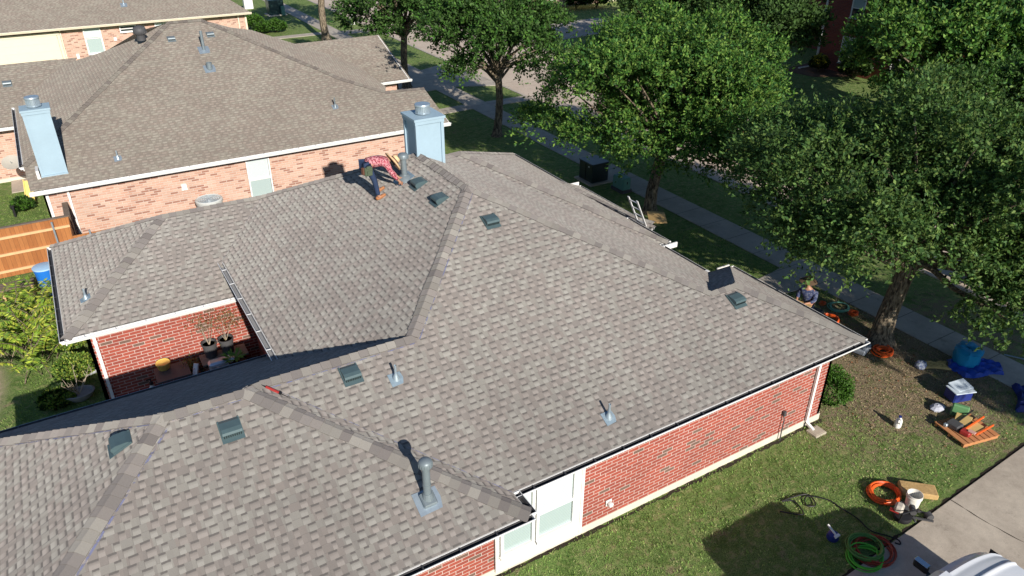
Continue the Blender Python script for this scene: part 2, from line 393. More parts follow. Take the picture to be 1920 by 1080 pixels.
flat('neighbour_driveway', [(16, 46.6), (21.94, 46.8), (21.94, 52.5), (16, 52.5)], .034, M['walk'])
flat('driveway_apron', [(23.41, 46.9), (26.3, 45.6), (26.3, 53.6), (23.41, 52.4)], .034, M['walk'])
flat('far_path', [(15.5, 69.2), (21.94, 69.2), (21.94, 70.3), (15.5, 70.3)], .032, M['walk'])
flat('far_curb_path', [(23.41, 68.3), (26.3, 68.3), (26.3, 69.8), (23.41, 69.8)], .032, M['walk'])
flat('kerb', [(26.3, -30), (26.5, -30), (26.5, 200), (26.3, 200)], .05, M['walk'])
flat('street', [(26.51, -30), (35.2, -30), (35.2, 200), (26.51, 200)], .012, M['road'])
flat('far_kerb', [(35.21, -30), (35.4, -30), (35.4, 200), (35.21, 200)], .05, M['walk'])
flat('cross_driveway', [(35.41, 56), (48, 57.5), (48, 63.5), (35.41, 63)], .03, M['walk'])
flat('driveway', [(9.0, -1.0), (21.94, -1.0), (21.94, 6.25), (19.7, 6.2), (9.0, 5.72)], .035, M['drive'])
flat('patio', [(-.9, 16.9), (3.25, 16.9), (3.25, 20.4), (-.9, 20.4)], .03, M['drive'])
flat('side_patio', [(-3.2, 40.2), (-2.2, 40.2), (-2.2, 43), (-3.2, 43)], .03, M['drive'])
# dark soil lines where grass meets the slab edges and cracks in the driveway
def strip(name, pts, w, z, mat):
    mb = MB(); rnd = random.Random(5); prev = None
    fine = []
    for (ax, ay), (bx, by) in zip(pts, pts[1:]):
        n = max(2, int(math.hypot(bx-ax, by-ay)/.12))
        fine += [(ax+(bx-ax)*i/n, ay+(by-ay)*i/n) for i in range(n)]
    fine.append(pts[-1])
    for i, (x, y) in enumerate(fine):
        q = fine[min(i+1, len(fine)-1)]; p = fine[max(i-1, 0)]; dx, dy = q[0]-p[0], q[1]-p[1]; l = math.hypot(dx, dy) or 1
        w2 = w*rnd.uniform(.25, 1.)/2; o = rnd.uniform(-w*.25, w*.25); a = (x-dy/l*(w2+o), y+dx/l*(w2+o), z); b = (x+dy/l*(w2-o), y-dx/l*(w2-o), z)
        if prev: mb.poly([prev[1], b, a, prev[0]])
        prev = (a, b)
    return tag(mb.build(name, mat), kind='structure')
M['soil'] = plain('dark soil', (.03, .022, .014), .95, var=.4, scale=12)
M['mulch'] = plain('brown mulch', (.14, .075, .045), .95, var=.35, scale=12, bump=.02)
strip('soil_line', [(9, 5.76), (12.7, 5.93), (19.7, 6.24), (21.9, 6.3)], .11, .008, M['soil'])
strip('driveway_crack', [(16.07, 6.05), (16.12, 5.2), (16.26, 4.4), (16.2, 3.4), (16.3, 2.)], .035, .0365, M['soil'])
strip('wall_soil_line', [(-3.5, 9.70), (5, 9.71), (15.9, 9.71)], .14, .006, M['soil'])
flat('mulch_bed', [(46.9, 38.9), (47.2, 36.2), (49.4, 35.), (51.5, 34.6), (51.5, 39.5)], .02, M['mulch'])

# ================================================================ roof helpers
def P_(a, b, c): return (a, b, c)                      # z = a x + b y + c
def zp(p, x, y): return p[0]*x+p[1]*y+p[2]
def isect(p, q, r):
    A = np.array([[k[0], k[1], -1.] for k in (p, q, r)]); v = np.linalg.solve(A, -np.array([k[2] for k in (p, q, r)])); return tuple(v)
def roof_poly(mb, pts, pl):
    """pts: plan points or 3D points on plane pl; uv in metres, v runs up the slope"""
    gr = Vector((pl[0], pl[1])); s = gr.length; up = Vector((gr.x/s, gr.y/s, s)).normalized(); u = Vector((gr.y/s, -gr.x/s, 0))
    P3 = [Vector((p[0], p[1], zp(pl, p[0], p[1]))) for p in pts]
    n = (P3[1]-P3[0]).cross(P3[2]-P3[0])
    if sum(((P3[i]).cross(P3[(i+1) % len(P3)])).z for i in range(len(P3))) < 0: P3.reverse()
    mb.poly(P3, [(p.dot(u), p.dot(up)) for p in P3])
CAPC = [(.215, .195, .182), (.24, .225, .205), (.195, .178, .168), (.225, .21, .19), (.26, .245, .222), (.2, .183, .173), (.175, .158, .15)]
def caps(a, b, plL, plR, parent, w=.19, expo=.2, seed=0, th=.012, cols=CAPC, lift=.012, name='ridge_cap'):
    th = .018
    """overlapping bent cap shingles from a (low end) to b"""
    a, b = Vector(a), Vector(b); L = (b-a).length; t = (b-a)/L; rnd = random.Random(seed*7+3)
    def side(pl):
        n = Vector((-pl[0], -pl[1], 1)).normalized(); s = n.cross(t).normalized(); return s, n
    sL, nL = side(plL); sR, nR = side(plR)
    if sL.z > 0: sL = -sL
    if sR.z > 0: sR = -sR
    if sL.dot(sR) > .97: sR = -sR
    nm = (nL+nR).normalized(); mb = MB(); n = max(1, int(L/expo)); e = L/n; last = None
    for i in range(n):
        c = rnd.choice(cols); f = rnd.uniform(.88, 1.12); mb.curc = tuple(q*f for q in c)
        p0 = a+t*(i*e); p1 = a+t*((i+1)*e+.05); h0 = lift+th+rnd.uniform(0, .004); h1 = lift; j = rnd.uniform(-.008, .008)
        ww = w*.82+rnd.uniform(-.015, .015)+.012*math.sin(i*.55+seed)
        A = [p0+sL*ww+nL*h0*.8+t*j, p0+sL*ww*.35+nL*(h0+.006), p0+nm*(h0+.018), p0+sR*ww*.35+nR*(h0+.006), p0+sR*ww+nR*h0*.8-t*j]
        B = [p1+sL*ww+nL*h1*.8, p1+sL*ww*.35+nL*(h1+.006), p1+nm*(h1+.018), p1+sR*ww*.35+nR*(h1+.006), p1+sR*ww+nR*h1*.8]
        for k in range(4): mb.poly([A[k], A[k+1], B[k+1], B[k]])
        A2 = [A[0]-nL*h0, A[1]-nL*h0, A[2]-nm*(h0+.02), A[3]-nR*h0, A[4]-nR*h0]
        mb.curc = tuple(q*.45 for q in c)  # butt shading painted onto the front of each cap
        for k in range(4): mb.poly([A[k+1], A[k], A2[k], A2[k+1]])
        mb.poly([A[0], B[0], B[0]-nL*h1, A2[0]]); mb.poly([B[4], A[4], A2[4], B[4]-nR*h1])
    return mb.build(name, M['cap'], parent)
def gutter(a, b, out, parent, w=.135, h=.1, fascia=True, endcaps=(1, 1), mats=None, hang=.75, dark=True):
    """open K-style gutter along the eave a-b; out = outward horizontal unit vector"""
    a, b, out = Vector(a), Vector(b), Vector(out); t = (b-a).normalized(); Z = Vector((0, 0, 1)); g_ = MB()
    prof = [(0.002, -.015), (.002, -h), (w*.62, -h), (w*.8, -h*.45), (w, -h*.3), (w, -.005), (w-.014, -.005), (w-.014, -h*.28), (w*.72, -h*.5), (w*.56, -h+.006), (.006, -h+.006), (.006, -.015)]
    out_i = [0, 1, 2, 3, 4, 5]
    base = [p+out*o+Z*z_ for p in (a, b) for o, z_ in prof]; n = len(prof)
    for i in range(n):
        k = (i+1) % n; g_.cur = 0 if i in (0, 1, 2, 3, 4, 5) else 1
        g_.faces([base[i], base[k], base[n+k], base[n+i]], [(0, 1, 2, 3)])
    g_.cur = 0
    for e_, p in zip(endcaps, (a, b)):
        if e_:
            s_ = t*.012*(-1 if p is a else 1); pr = [(0, 0), (0, -h), (w*.62, -h), (w*.8, -h*.45), (w, -h*.3), (w, 0)]
            q = [p+out*o+Z*z_ for o, z_ in pr]; q2 = [v+s_ for v in q]
            g_.faces(q+q2, [tuple(range(6)), tuple(range(11, 5, -1))]+[(i, (i+1) % 6, (i+1) % 6+6, i+6) for i in range(6)])
    L = (b-a).length; g_.cur = 1 if dark else 0; k = hang*.6
    while k < L-.1:
        p = a+t*k; g_.bar(p+out*.004-Z*.012, p+out*(w-.01)-Z*.008, .03, .012); k += hang
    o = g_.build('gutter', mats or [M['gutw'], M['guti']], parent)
    if fascia:
        f = MB(); mid = (a+b)/2-out*.02-Z*.085; L2 = L; f.box(mid, (L2, .03, .15), math.atan2(t.y, t.x)); f.build('fascia', M['white'], parent)
    return o
def downspout(x, y, z1, z0, parent, out=(0, -1), mat=None, foot=True):
    o = Vector((out[0], out[1], 0)); m_ = MB(); mat = mat or M['white']; top = Vector((x, y, z1))
    m_.bar(top+o*.36, top+o*.34-Vector((0, 0, .12)), .08, .06, up=o); m_.bar(top+o*.34-Vector((0, 0, .1)), top+o*.05-Vector((0, 0, .33)), .078, .058)
    m_.bar(top+o*.05-Vector((0, 0, .3)), Vector((x, y, z0+.1))+o*.05, .08, .06, up=o)
    if foot: m_.bar(Vector((x, y, z0+.13))+o*.05, Vector((x, y, z0+.03))+o*.32, .08, .06)
    s_ = MB(); 
    d_ = m_.build('downspout', mat, parent)
    for zz in (z1-.5, z0+.6):
        s_.box((x+o.x*.05, y+o.y*.05, zz), (.1 if not o.x else .075, .075 if not o.x else .1, .03))
    s_.build('strap', M['gutw'], d_); return d_
def wall(pts, z0, z1, mat, parent, closed=False, th=.1, name='wall'):
    """brick wall run; each segment a face pair, uv = (distance, z)"""
    d0 = 0; P = list(pts)+([pts[0]] if closed else [])
    for (ax, ay), (bx, by) in zip(P, P[1:]):
        mb = MB(); L = math.hypot(bx-ax, by-ay); nx, ny = (by-ay)/L, -(bx-ax)/L
        q = [(ax, ay, z0), (bx, by, z0), (bx, by, z1), (ax, ay, z1)]
        mb.poly(q, [(d0, z0), (d0+L, z0), (d0+L, z1), (d0, z1)])
        i = [(x-nx*th, y-ny*th, z) for x, y, z in q]; mb.poly(i[::-1], [(d0+L, z0), (d0, z0), (d0, z1), (d0+L, z1)][::-1])
        mb.poly([q[3], q[2], i[2], i[3]], [(0, 0)]*4); mb.poly([q[0], q[3], i[3], i[0]], [(0, 0)]*4); mb.poly([q[2], q[1], i[1], i[2]], [(0, 0)]*4)
        mb.build(name, mat, parent); d0 += L
def window(parent, x0, x1, z0, z1, y, rail=None, out=-1, fw=.07, name='window', top=None, bot=None, axis='x', frame=None):
    """double-hung window in a wall facing +-y (axis x) or +-x (axis y)"""
    def B(mb, c, d_):
        (a, b_, c_), (p, q, r_) = c, d_
        mb.box((a, y+b_*out, c_) if axis == 'x' else (y+b_*out, a, c_), (p, q, r_) if axis == 'x' else (q, p, r_))
    f = MB(); xm = (x0+x1)/2; w_ = x1-x0; rail = rail or (z0+z1)/2
    for xx in (x0+fw/2, x1-fw/2): B(f, (xx, .02, (z0+z1)/2), (fw, .07, z1-z0))
    B(f, (xm, .02, z1-fw/2), (w_-2*fw, .068, fw)); B(f, (xm, .03, z0+fw/2), (w_-2*fw, .09, fw)); B(f, (xm, .018, rail), (w_-2*fw, .062, .06))
    win = f.build(name, frame or M['white'], parent)
    p = MB(); B(p, (xm, -.005+.012, (rail+z1)/2), (w_-2*fw-.02, .014, z1-rail-fw)); p.build('pane', top or M['blindw'], win)
    p = MB(); B(p, (xm, .002, (rail+z0)/2), (w_-2*fw-.02, .014, rail-z0-fw)); p.build('pane', bot or M['blind'], win)
    s_ = MB(); B(s_, (xm, .06, z0-.02), (w_+.06, .11, .045)); s_.build('sill', frame or M['white'], win)
    return win
def frame_on(pl, x, y, rz_extra=0.):
    """matrix: local x along the eave, local y up the slope, z the roof normal"""
    gr = Vector((pl[0], pl[1])); s = gr.length; up = Vector((gr.x/s, gr.y/s, s)).normalized(); u = Vector((gr.y/s, -gr.x/s, 0)); n = u.cross(up)
    m_ = Matrix((u, up, n)).transposed().to_4x4(); m_.translation = (x, y, zp(pl, x, y)); return m_
def box_vent(pl, x, y, parent, s=.97, mat='vent', proto={}):
    m_ = frame_on(pl, x, y); T = m_ @ Matrix.Scale(s, 4)
    f = MB(); f.box((0, -.045, .014), (.42, .48, .012)); f.xform(T); fl = f.build('roof_vent', M[mat], parent)
    h = MB(); w = .185  # slant-back hood: high at the down-slope louvre end
    sec = [(.19, .02), (.12, .085), (-.06, .15), (-.15, .155), (-.185, .12), (-.185, .022)]
    vs = [(x_, y_, z_) for x_ in (-w, w) for y_, z_ in sec]; n = 6
    h.faces(vs, [tuple(range(5, -1, -1)), tuple(range(6, 12))]+[(i, (i+1) % n, (i+1) % n+n, i+n) for i in range(n-1)])
    h.box((-w-.002, 0, .03), (.03, .38, .03)); h.box((w+.002, 0, .03), (.03, .38, .03)); h.xform(T); h.build('hood', M[mat], fl)
    l = MB(); k = 9
    for i in range(k): l.box((-w+.03+i*(2*w-.06)/(k-1), -.192, .07), (.018, .012, .07))
    l.xform(T); l.build('louvre', M['ventd'], fl); return fl
def pipe_vent(pl, x, y, parent, h=.35, r=.035, base=(.3, .27), col='galv', bcol='lead', hat=False, boot=True, cone=True):
    m_ = frame_on(pl, x, y); f = MB(); rr = random.Random(int(x*100)); bx, by = base
    f.faces([m_ @ Vector(p) for p in [(-bx/2, -by/2-.04, .006), (bx/2-.05, -by/2-.02, .006), (bx/2, -.02, .006), (bx/2-.02, by/2, .006), (-bx/2, by/2, .006)]+[(-bx/2, -by/2-.04, .014), (bx/2-.05, -by/2-.02, .014), (bx/2, -.02, .014), (bx/2-.02, by/2, .014), (-bx/2, by/2, .014)]],
            [(4, 3, 2, 1, 0), (5, 6, 7, 8, 9)]+[(i, (i+1) % 5, (i+1) % 5+5, i+5) for i in range(5)])
    fl = f.build('vent_pipe', M[bcol], parent); o = m_.translation; Z = Vector((0, 0, 1)); p = MB()
    if cone: p.tube([o-Z*.03, o+Z*.05, o+Z*.12, o+Z*.14], [r*3.2, r*2.5, r*1.35, r*1.3], 16)
    p.tube([o-Z*.02, o+Z*h], r, 14, caps=False); p.tube([o+Z*(h-.02), o+Z*(h-.19)], r*.86, 12)
    p.build('pipe', M[col], fl, smooth=True)
    if hat and not cone:
        q = MB(); q.box(m_ @ Vector((0, 0, .05)), (r*3.6, r*3.8, .12), 0, m_.to_3x3().to_4x4(), bev=.02); q.tube([o+Z*.05, o+Z*.2], [r*1.7, r*1.15], 16); q.build('boot', M['duct'], fl)
    if hat:
        q = MB(); q.tube([o+Z*(h-.03), o+Z*(h-.01), o+Z*(h+.08), o+Z*(h+.12), o+Z*(h+.15)], [r*1.1, r*1.75, r*1.75, r*1.4, r*.4], 18)
        for i in range(18):
            a_ = i*math.pi/9; q.box(o+Z*(h+.03)+Vector((math.cos(a_), math.sin(a_), 0))*r*1.75, (.012, .012, .07), a_)
        q.build('cap', M['duct'], fl, smooth=True); q = MB(); q.tube([o+Z*h*.45, o+Z*(h*.45+.03)], r*1.08, 16); q.build('collar', M['duct'], fl)
    return fl

# ================================================================ main red brick house
H1 = thing('brick_house', 'large red brick house in the foreground under a new grey brown shingle hip roof', 'house', (6, 14, 0))
PS = P_(0, .471, 2.75-.471*9.35); PW = P_(.499, 0, 3.26-.499*2.81); PE = P_(-.486, 0, 2.75+.486*15.39)
PN = P_(0, -.4949, 2.75+.4949*26.3); WN = P_(0, -.491, 2.75+.491*16.5); SP = P_(0, .471, 2.75-.471*8.69)
SE_ = P_(-.466, 0, 2.75+.466*5.62); SW_ = P_(.475, 0, 4.63-.475*.1)
BE = P_(-.486, 0, 2.75+.486*16.28); BN = P_(0, -.49, 2.75+.49*14.14)
QS = P_(0, .48, 2.75-.48*16.42); QE = P_(-.484, 0, 2.75+.484*15.78)
NS = P_(0, .457, 2.68-.457*20.08); NW_ = P_(.473, 0, 2.68+.473*1.55)
P0 = isect(PS, PW, PE); N0 = isect(PW, PE, PN); wE = isect(PS, PW, WN); v1 = isect(PS, SE_, WN); pe = isect(SP, SE_, WN); pw = isect(SP, SW_, WN)
b1 = isect(PS, BE, BN); b2 = isect(PS, BN, PE); q1 = isect(PE, QS, PN); qa = isect(QS, QE, PN)
nR = isect(PW, NS, PN); nH = isect(NS, NW_, PN); xpw = (2.75-SW_[2])/SW_[0]; vby = 16.5-(3.26-2.75)/.491; Vy = 20.08+(3.26-2.68)/.457
inner = (5.62, 9.35); outer = (5.62, 8.69)
rf = MB(); roofs = [
 ([inner, (16.28, 9.35), b1, b2, P0, wE, v1], PS), ([(16.28, 9.35), (16.28, 14.14), b1], BE), ([b1, (16.28, 14.14), (15.39, 14.14), b2], BN),
 ([b2, (15.39, 14.14), (15.39, 16.42), q1, N0, P0], PE), ([(15.39, 16.42), (15.78, 16.42), qa, q1], QS), ([(15.78, 16.42), (15.78, 26.3), qa], QE),
 ([P0, N0, nR, (2.81, Vy), (2.81, vby), wE], PW), ([(-1.55, 20.08), (3.2, 20.08), (3.2, Vy-.02), (2.81, Vy), nR, nH], NS),
 ([(-1.55, 20.08), nH, (-1.55, 26.44)], NW_), ([N0, q1, qa, (15.78, 26.3), (-1.55, 26.44), nH, nR], PN),
 ([wE, (2.81, vby), (3.2, vby), (3.2, 16.5), (xpw, 16.5), pw, pe, v1], WN), ([pe, v1, inner, outer], SE_), ([pe, outer, (xpw, 8.69), pw], SP), ([pw, (xpw, 8.69), (xpw, 16.5)], SW_)]
for pts, pl in roofs: roof_poly(rf, pts, pl)
roof = rf.build('roof', M['shingle'], H1)
# entry roof, a lower hip on the street side
er = MB(); 
def fit_plane(p, q, r):
    A = np.array([[k[0], k[1], 1.] for k in (p, q, r)]); return tuple(np.linalg.solve(A, np.array([k[2] for k in (p, q, r)])))
c0, c1, c2, c3 = (15.5, 22.19, 2.93), (16.3, 22.19, 2.62), (16.36, 17.75, 2.6), (15.98, 18.8, 2.77)
CE = fit_plane(c0, c1, c3); roof_poly(er, [c0, c1, c2[:2], c3], CE)
CS = fit_plane(c3, c2, (15.78, 17.6, 2.5)); c4 = (15.79, 17.62); roof_poly(er, [c0[:2], c3[:2], c2[:2], c4], fit_plane(c0, c3, (15.79, 17.62, 2.58)))
er.build('entry_roof', M['shingle'], H1)
caps(c2, (c3[0], c3[1], c3[2]+.01), CE, CS, H1, .14, seed=31); caps(c3, c0, CE, CS, H1, .14, seed=32)
# hip and ridge caps
V3 = lambda p, pl: (p[0], p[1], zp(pl, p[0], p[1]))
for i, (a, b, l, r_, w_) in enumerate([((16.28, 9.35, 2.75), b1, PS, BE, .19), (b1, b2, PS, BN, .15), (b2, P0, PS, PE, .17), (P0, N0, PW, PE, .19), (wE, P0, PW, PS, .2),
        (v1, wE, PS, WN, .19), (pe, v1, PS, WN, .19), ((5.62, 8.69, 2.75), pe, SP, SE_, .21), (pw, pe, SP, WN, .19), ((xpw, 8.69, 2.75), pw, SP, SW_, .22), ((xpw, 16.5, 2.75), pw, WN, SW_, .2),
        ((-1.55, 20.08, 2.68), nH, NS, NW_, .21), ((-1.55, 26.44, 2.68), nH, PN, NW_, .15), (nH, nR, NS, PN, .15), (nR, N0, PW, PN, .16), ((15.78, 16.42, 2.75), qa, QS, QE, .19), (qa, q1, QS, PN, .18), ((15.78, 26.3, 2.75), qa, QE, PN, .15)]):
    caps(a, b, l, r_, H1, w_, seed=i)
# blue chalk lines snapped beside the caps
k = NT('blue chalk'); uvn = k.pos(); k.b.inputs['Base Color'].default_value = (.2, .215, .36, 1); k.b.inputs['Roughness'].default_value = 1
tr = k.n.new('ShaderNodeBsdfTransparent'); mx = k.n.new('ShaderNodeMixShader'); k.link(k.math('MULTIPLY', k.ss(k.noise(uvn, 5, 4, .7), .42, .6), .75), mx.inputs[0]); k.link(tr.outputs[0], mx.inputs[1]); k.link(k.b.outputs[0], mx.inputs[2]); k.link(mx.outputs[0], k.n['Material Output'].inputs[0]); M['chalk'] = k.m
def chalk(a, b, pl, off, w=.025):
    a, b = Vector(a), Vector(b); t = (b-a).normalized(); n = Vector((-pl[0], -pl[1], 1)).normalized(); s = n.cross(t).normalized()
    if s.z > 0: s = -s
    c = MB(); a2, b2_ = a+s*off+n*.005, b+s*off+n*.005; c.poly([a2-s*w/2, b2_-s*w/2, b2_+s*w/2, a2+s*w/2]); c.build('chalk_line', M['chalk'], H1)
chalk(wE, P0, PS, .18); chalk(v1, wE, PS, .185); chalk((xpw, 8.69, 2.75), pw, SP, .21, .04); chalk(pe, v1, PS, .17); chalk((xpw, 16.5, 2.75), pw, SW_, .18)
chalk(v1, (5.62, 9.35, 2.75), PS, .03, .07); chalk(q1, (15.39, 16.42, 2.75), PE, .04, .1); chalk(pw, pe, SP, .18, .02)
chalk((2.81, Vy, 3.26), nR, PW, .02, .05); chalk((2.81, vby, 3.26), wE, PW, .04, .06)
# drip edge where the upper west eave overhangs
# gutters
gutter((5.62, 9.33, 2.74), (16.3, 9.33, 2.74), (0, -1, 0), H1, endcaps=(1, 1))
gutter((xpw, 8.67, 2.74), (5.64, 8.67, 2.74), (0, -1, 0), H1)
gutter((5.64, 8.69, 2.74), (5.64, 9.32, 2.74), (1, 0, 0), H1, hang=.3)
gutter((16.3, 9.35, 2.74), (16.3, 14.1, 2.74), (1, 0, 0), H1, w=.1)
gutter((15.41, 14.3, 2.74), (15.41, 16.4, 2.74), (1, 0, 0), H1, w=.1)
gutter((15.42, 16.4, 2.74), (15.8, 16.4, 2.74), (0, -1, 0), H1, w=.12)
gutter((15.8, 16.42, 2.74), (15.8, 18.6, 2.74), (1, 0, 0), H1, w=.1)
gutter((16.32, 17.8, 2.6), (16.3, 22.17, 2.61), (1, 0, 0), H1, w=.1)
gutter((15.8, 22.25, 2.74), (15.8, 26.3, 2.74), (1, 0, 0), H1, w=.1)
gutter((2.79, vby-.02, 3.25), (2.79, Vy+.03, 3.25), (-1, 0, 0), H1, w=.13, mats=[M['gutw'], plain('grey gutter mesh', (.3, .3, .3), .7, var=.15)], dark=False, hang=.95)
gutter((xpw, 16.52, 2.74), (2.75, 16.52, 2.74), (0, 1, 0), H1, w=.1, mats=[M['lead'], M['guti']])
gutter((-1.55, 20.06, 2.67), (3.1, 20.06, 2.67), (0, -1, 0), H1, w=.12, mats=[M['gutw'], M['gutw']])
gutter((-1.57, 20.0, 2.67), (-1.57, 26.4, 2.67), (-1, 0, 0), H1, w=.12)
mb = MB(); mb.box((16.02, 14.17, 2.72), (.5, .04, .12)); mb.build('fascia', M['white'], H1); mb = MB(); mb.box((15.45, 14.25, 2.72), (.1, .12, .06)); mb.build('gutter_end', M['gutw'], H1)
mb = MB(); mb.box((15.62, 16.26, 2.655), (.82, .05, .17)); mb.build('fascia', M['gutw'], H1)
mb = MB(); mb.box((15.95, 22.23, 2.68), (.75, .04, .14)); mb.build('fascia', M['white'], H1)
# walls
wall([(-3.4, 9.8), (15.83, 9.8), (15.83, 13.75), (14.95, 13.75), (14.95, 16.85), (15.3, 16.85), (15.3, 25.85), (-1.12, 25.85), (-1.12, 20.5), (3.22, 20.5)], .2, 2.68, M['brick'], H1)
wall([(3.22, 20.5), (3.22, 16.05)], .2, 3.2, M['brick'], H1); wall([(3.22, 16.05), (-3.4, 16.05), (-3.4, 9.8)], .2, 2.68, M['brick'], H1)
fd = MB()
for (ax, ay), (bx, by) in zip([(-3.42, 9.79), (15.85, 9.79), (15.85, 13.75)], [(15.85, 9.79), (15.85, 13.75), (14.97, 13.75)]): fd.bar((ax, ay+.06, .1), (bx, by+.06, .1), .14, .22)
fd.bar((-1.13, 20.56, .1), (3.2, 20.56, .1), .14, .2); fd.bar((-1.06, 20.5, .1), (-1.06, 25.8, .1), .14, .2); fd.bar((3.28, 16.1, .1), (3.28, 20.4, .1), .14, .2)
fd.build('foundation', M['found'], H1)
sf = MB()
for c, d_ in [((6.2, 9.56, 2.63), (19.6, .44, .02)), ((1., 9.2, 2.61), (9.2, .9, .02)), ((.8, 20.28, 2.56), (4.6, .42, .02)), ((3., 18.6, 3.15), (.42, 5.2, .02)), ((-1.35, 23.2, 2.56), (.4, 6.2, .02)), ((-.4, 16.27, 2.62), (6.4, .4, .02)), ((16.05, 11.8, 2.62), (.42, 4.6, .02)), ((15.5, 21., 2.55), (.5, 9.4, .02))]: sf.box(c, d_)
sf.build('soffit', M['white'], H1)
fr = MB(); fr.box((6.2, 9.77, 2.5), (19.2, .03, .2)); fr.build('frieze_board', M['white'], H1)
# white window panel on the south wall
pn = MB(); pn.box((6.57, 9.775, 1.36), (2.22, .05, 2.5)); panel = pn.build('window_panel', M['white'], H1)
for xx in (5.47, 7.66): t_ = MB(); t_.box((xx, 9.735, 1.38), (.07, .035, 2.46)); t_.build('trim', M['white'], panel)
window(H1, 5.54, 6.38, .62, 2.35, 9.72, rail=1.42); window(H1, 6.42, 7.44, .62, 2.35, 9.72, rail=1.38)
downspout(15.25, 9.79, 2.72, .05, H1); downspout(-.93, 20.49, 2.66, .1, H1)
# spigot vent, gas stub
mb = MB(); mb.lathe([(.02, 0), (.05, .02), (.07, .08), (.06, .13), (.02, .15)], (0, 0, 0), 12); mb.xform(Matrix.Translation((8.47, 9.78, .64)) @ Matrix.Rotation(R(90), 4, 'X')); mb.box((8.47, 9.765, .64), (.16, .02, .16)); mb.build('dryer_hood', M['white'], H1, smooth=True)
mb = MB(); mb.tube([(14.21, 9.7, .0), (14.2, 9.7, .35), (14.22, 9.71, .7), (14.2, 9.76, .86)], .016, 6); mb.box((14.21, 9.74, .9), (.09, .07, .13)); mb.lathe([(.04, 0), (.05, .03), (.0, .06)], (14.21, 9.72, .84), 8); mb.build('utility_stub', M['dkgrey'], H1)
# chimney
ch = MB(); cx0, cx1, cy0, cy1, zt = 8.42, 9.22, 19.38, 20.18, 7.14
ch.box(((cx0+cx1)/2, (cy0+cy1)/2, 6.2), (cx1-cx0, cy1-cy0, 1.86)); chim = ch.build('chimney', M['chim'], H1)
t_ = MB()
for xx in (cx0, cx1):
    for yy in (cy0, cy1): t_.box((xx, yy, 6.2), (.09, .09, 1.85))
t_.box(((cx0+cx1)/2, (cy0+cy1)/2, zt), (.98, .98, .07)); t_.box(((cx0+cx1)/2, (cy0+cy1)/2, zt-.09), (.92, .92, .1)); t_.build('chimney_trim', M['chim'], chim)
def flue(cx, cy, z, r, h, par):
    f = MB(); f.lathe([(r*.7, 0), (r*.7, .12*h)], (cx, cy, z), 20); f.lathe([(r*.86, .1*h), (r*.86, .86*h), (r, .86*h), (r, h), (r*.95, h+.02), (0, h+.035)], (cx, cy, z), 24)
    for i in range(26):
        a_ = i*math.pi/13; f.box((cx+r*.9*math.cos(a_), cy+r*.9*math.sin(a_), z+h*.48), (.02, .018, h*.74), a_)
    f.lathe([(r*.98, .08*h), (r*1.02, .1*h), (r*1.02, .15*h), (r*.9, .16*h)], (cx, cy, z), 24); f.build('flue_cap', M['galv'], par, smooth=True)
flue((cx0+cx1)/2, (cy0+cy1)/2, zt+.04, .23, .27, chim)
# roof furniture
for pl, x, y in [(PW, 7.86, 18.1), (PW, 7.86, 16.8), (PS, 8.53, 15.35), (PS, 13.55, 11.42), (PS, 3.66, 12.62), (SP, 1.12, 12.05), (SW_, -.66, 12.72)]: box_vent(pl, x, y, H1)
pipe_vent(PW, 7.72, 18.82, H1, .62, .085, (.5, .5), 'duct', 'lead', True)
o_ = V3((7.72, 18.82), PW)
pipe_vent(PS, 4.5, 12.22, H1, .34, .028); pipe_vent(PS, 8.42, 9.95, H1, .36, .028)
pipe_vent(SP, 3.94, 9.6, H1, .86, .075, (.5, .42), 'duct', 'galv', True, cone=False); pipe_vent(NW_, -.86, 21.45, H1, .3, .028)
# ================================================================ pale brick neighbour
H2 = thing('brick_house', 'pale pink brick house behind the worker, worn brown roof with a tall blue chimney', 'house', (7, 38, 0))
y2 = 31.82; A_ = P_(0, .48, 2.75-.48*y2); WH = P_(.64, 0, 3.4+.64*2.0)
top = [(-1.98, 33.1), (-1.96, 31.82), (15.5, 31.75), (15.35, 34.1), (13.36, 34.23), (11.65, 35.45), (6.67, 40.42), (5.15, 40.44)]
r_ = MB(); roof_poly(r_, top, A_)
z0_ = lambda p: V3(p, A_)
# west face, seen end-on beyond the hip, meets the wing roof
hipA, hipB = z0_((-1.98, 33.1)), z0_((5.15, 40.44))
WP = fit_plane(hipA, hipB, (-2.1, 42.8, 3.36)); vw = (-2.1, 42.8)
roof_poly(r_, [(-1.98, 33.1), (5.15, 40.44), (4.8, 40.76), (3.88, 40.95), (2.13, 42.62), (.3, 44.95), (-2.14, 42.5)], WP)
E2 = fit_plane(z0_((6.67, 40.42)), z0_((11.65, 35.45)), (14.5, 42.4, z0_((13.36, 34.23))[2])); zr2 = z0_((6.67, 40.42))
roof_poly(r_, [(6.67, 40.42), (11.65, 35.45), (13.36, 34.23), (14.3, 36.5), (14.3, 40.5), (13.2, 41.2), (11.4, 41.35), (9.2, 41.66), (7.96, 40.6)], E2)
N2 = P_(0, -.5, zr2[2]+.5*44.2)
N2 = P_(0, -.62, zr2[2]+.62*40.43)
roof_poly(r_, [(5.15, 40.45), (6.67, 40.43), (6.67, 46.6), (.3, 46.6), (.3, 45.1), (3.88, 41.0)], N2)
eb = [(6.67, 40.42), (7.96, 40.6), (9.2, 41.66), (11.4, 41.35)]
for p, q in zip(eb, eb[1:]): r_.poly([V3(p, E2), V3(q, E2), (q[0], 46.6, 2.9), (p[0], 46.6, 2.9)], [(p[0], 6), (q[0], 6), (q[0], 0), (p[0], 0)])
r_.build('roof', M['shingle_n'], H2)
NC = [(.155, .135, .118), (.175, .155, .135), (.14, .122, .11), (.19, .175, .15)]
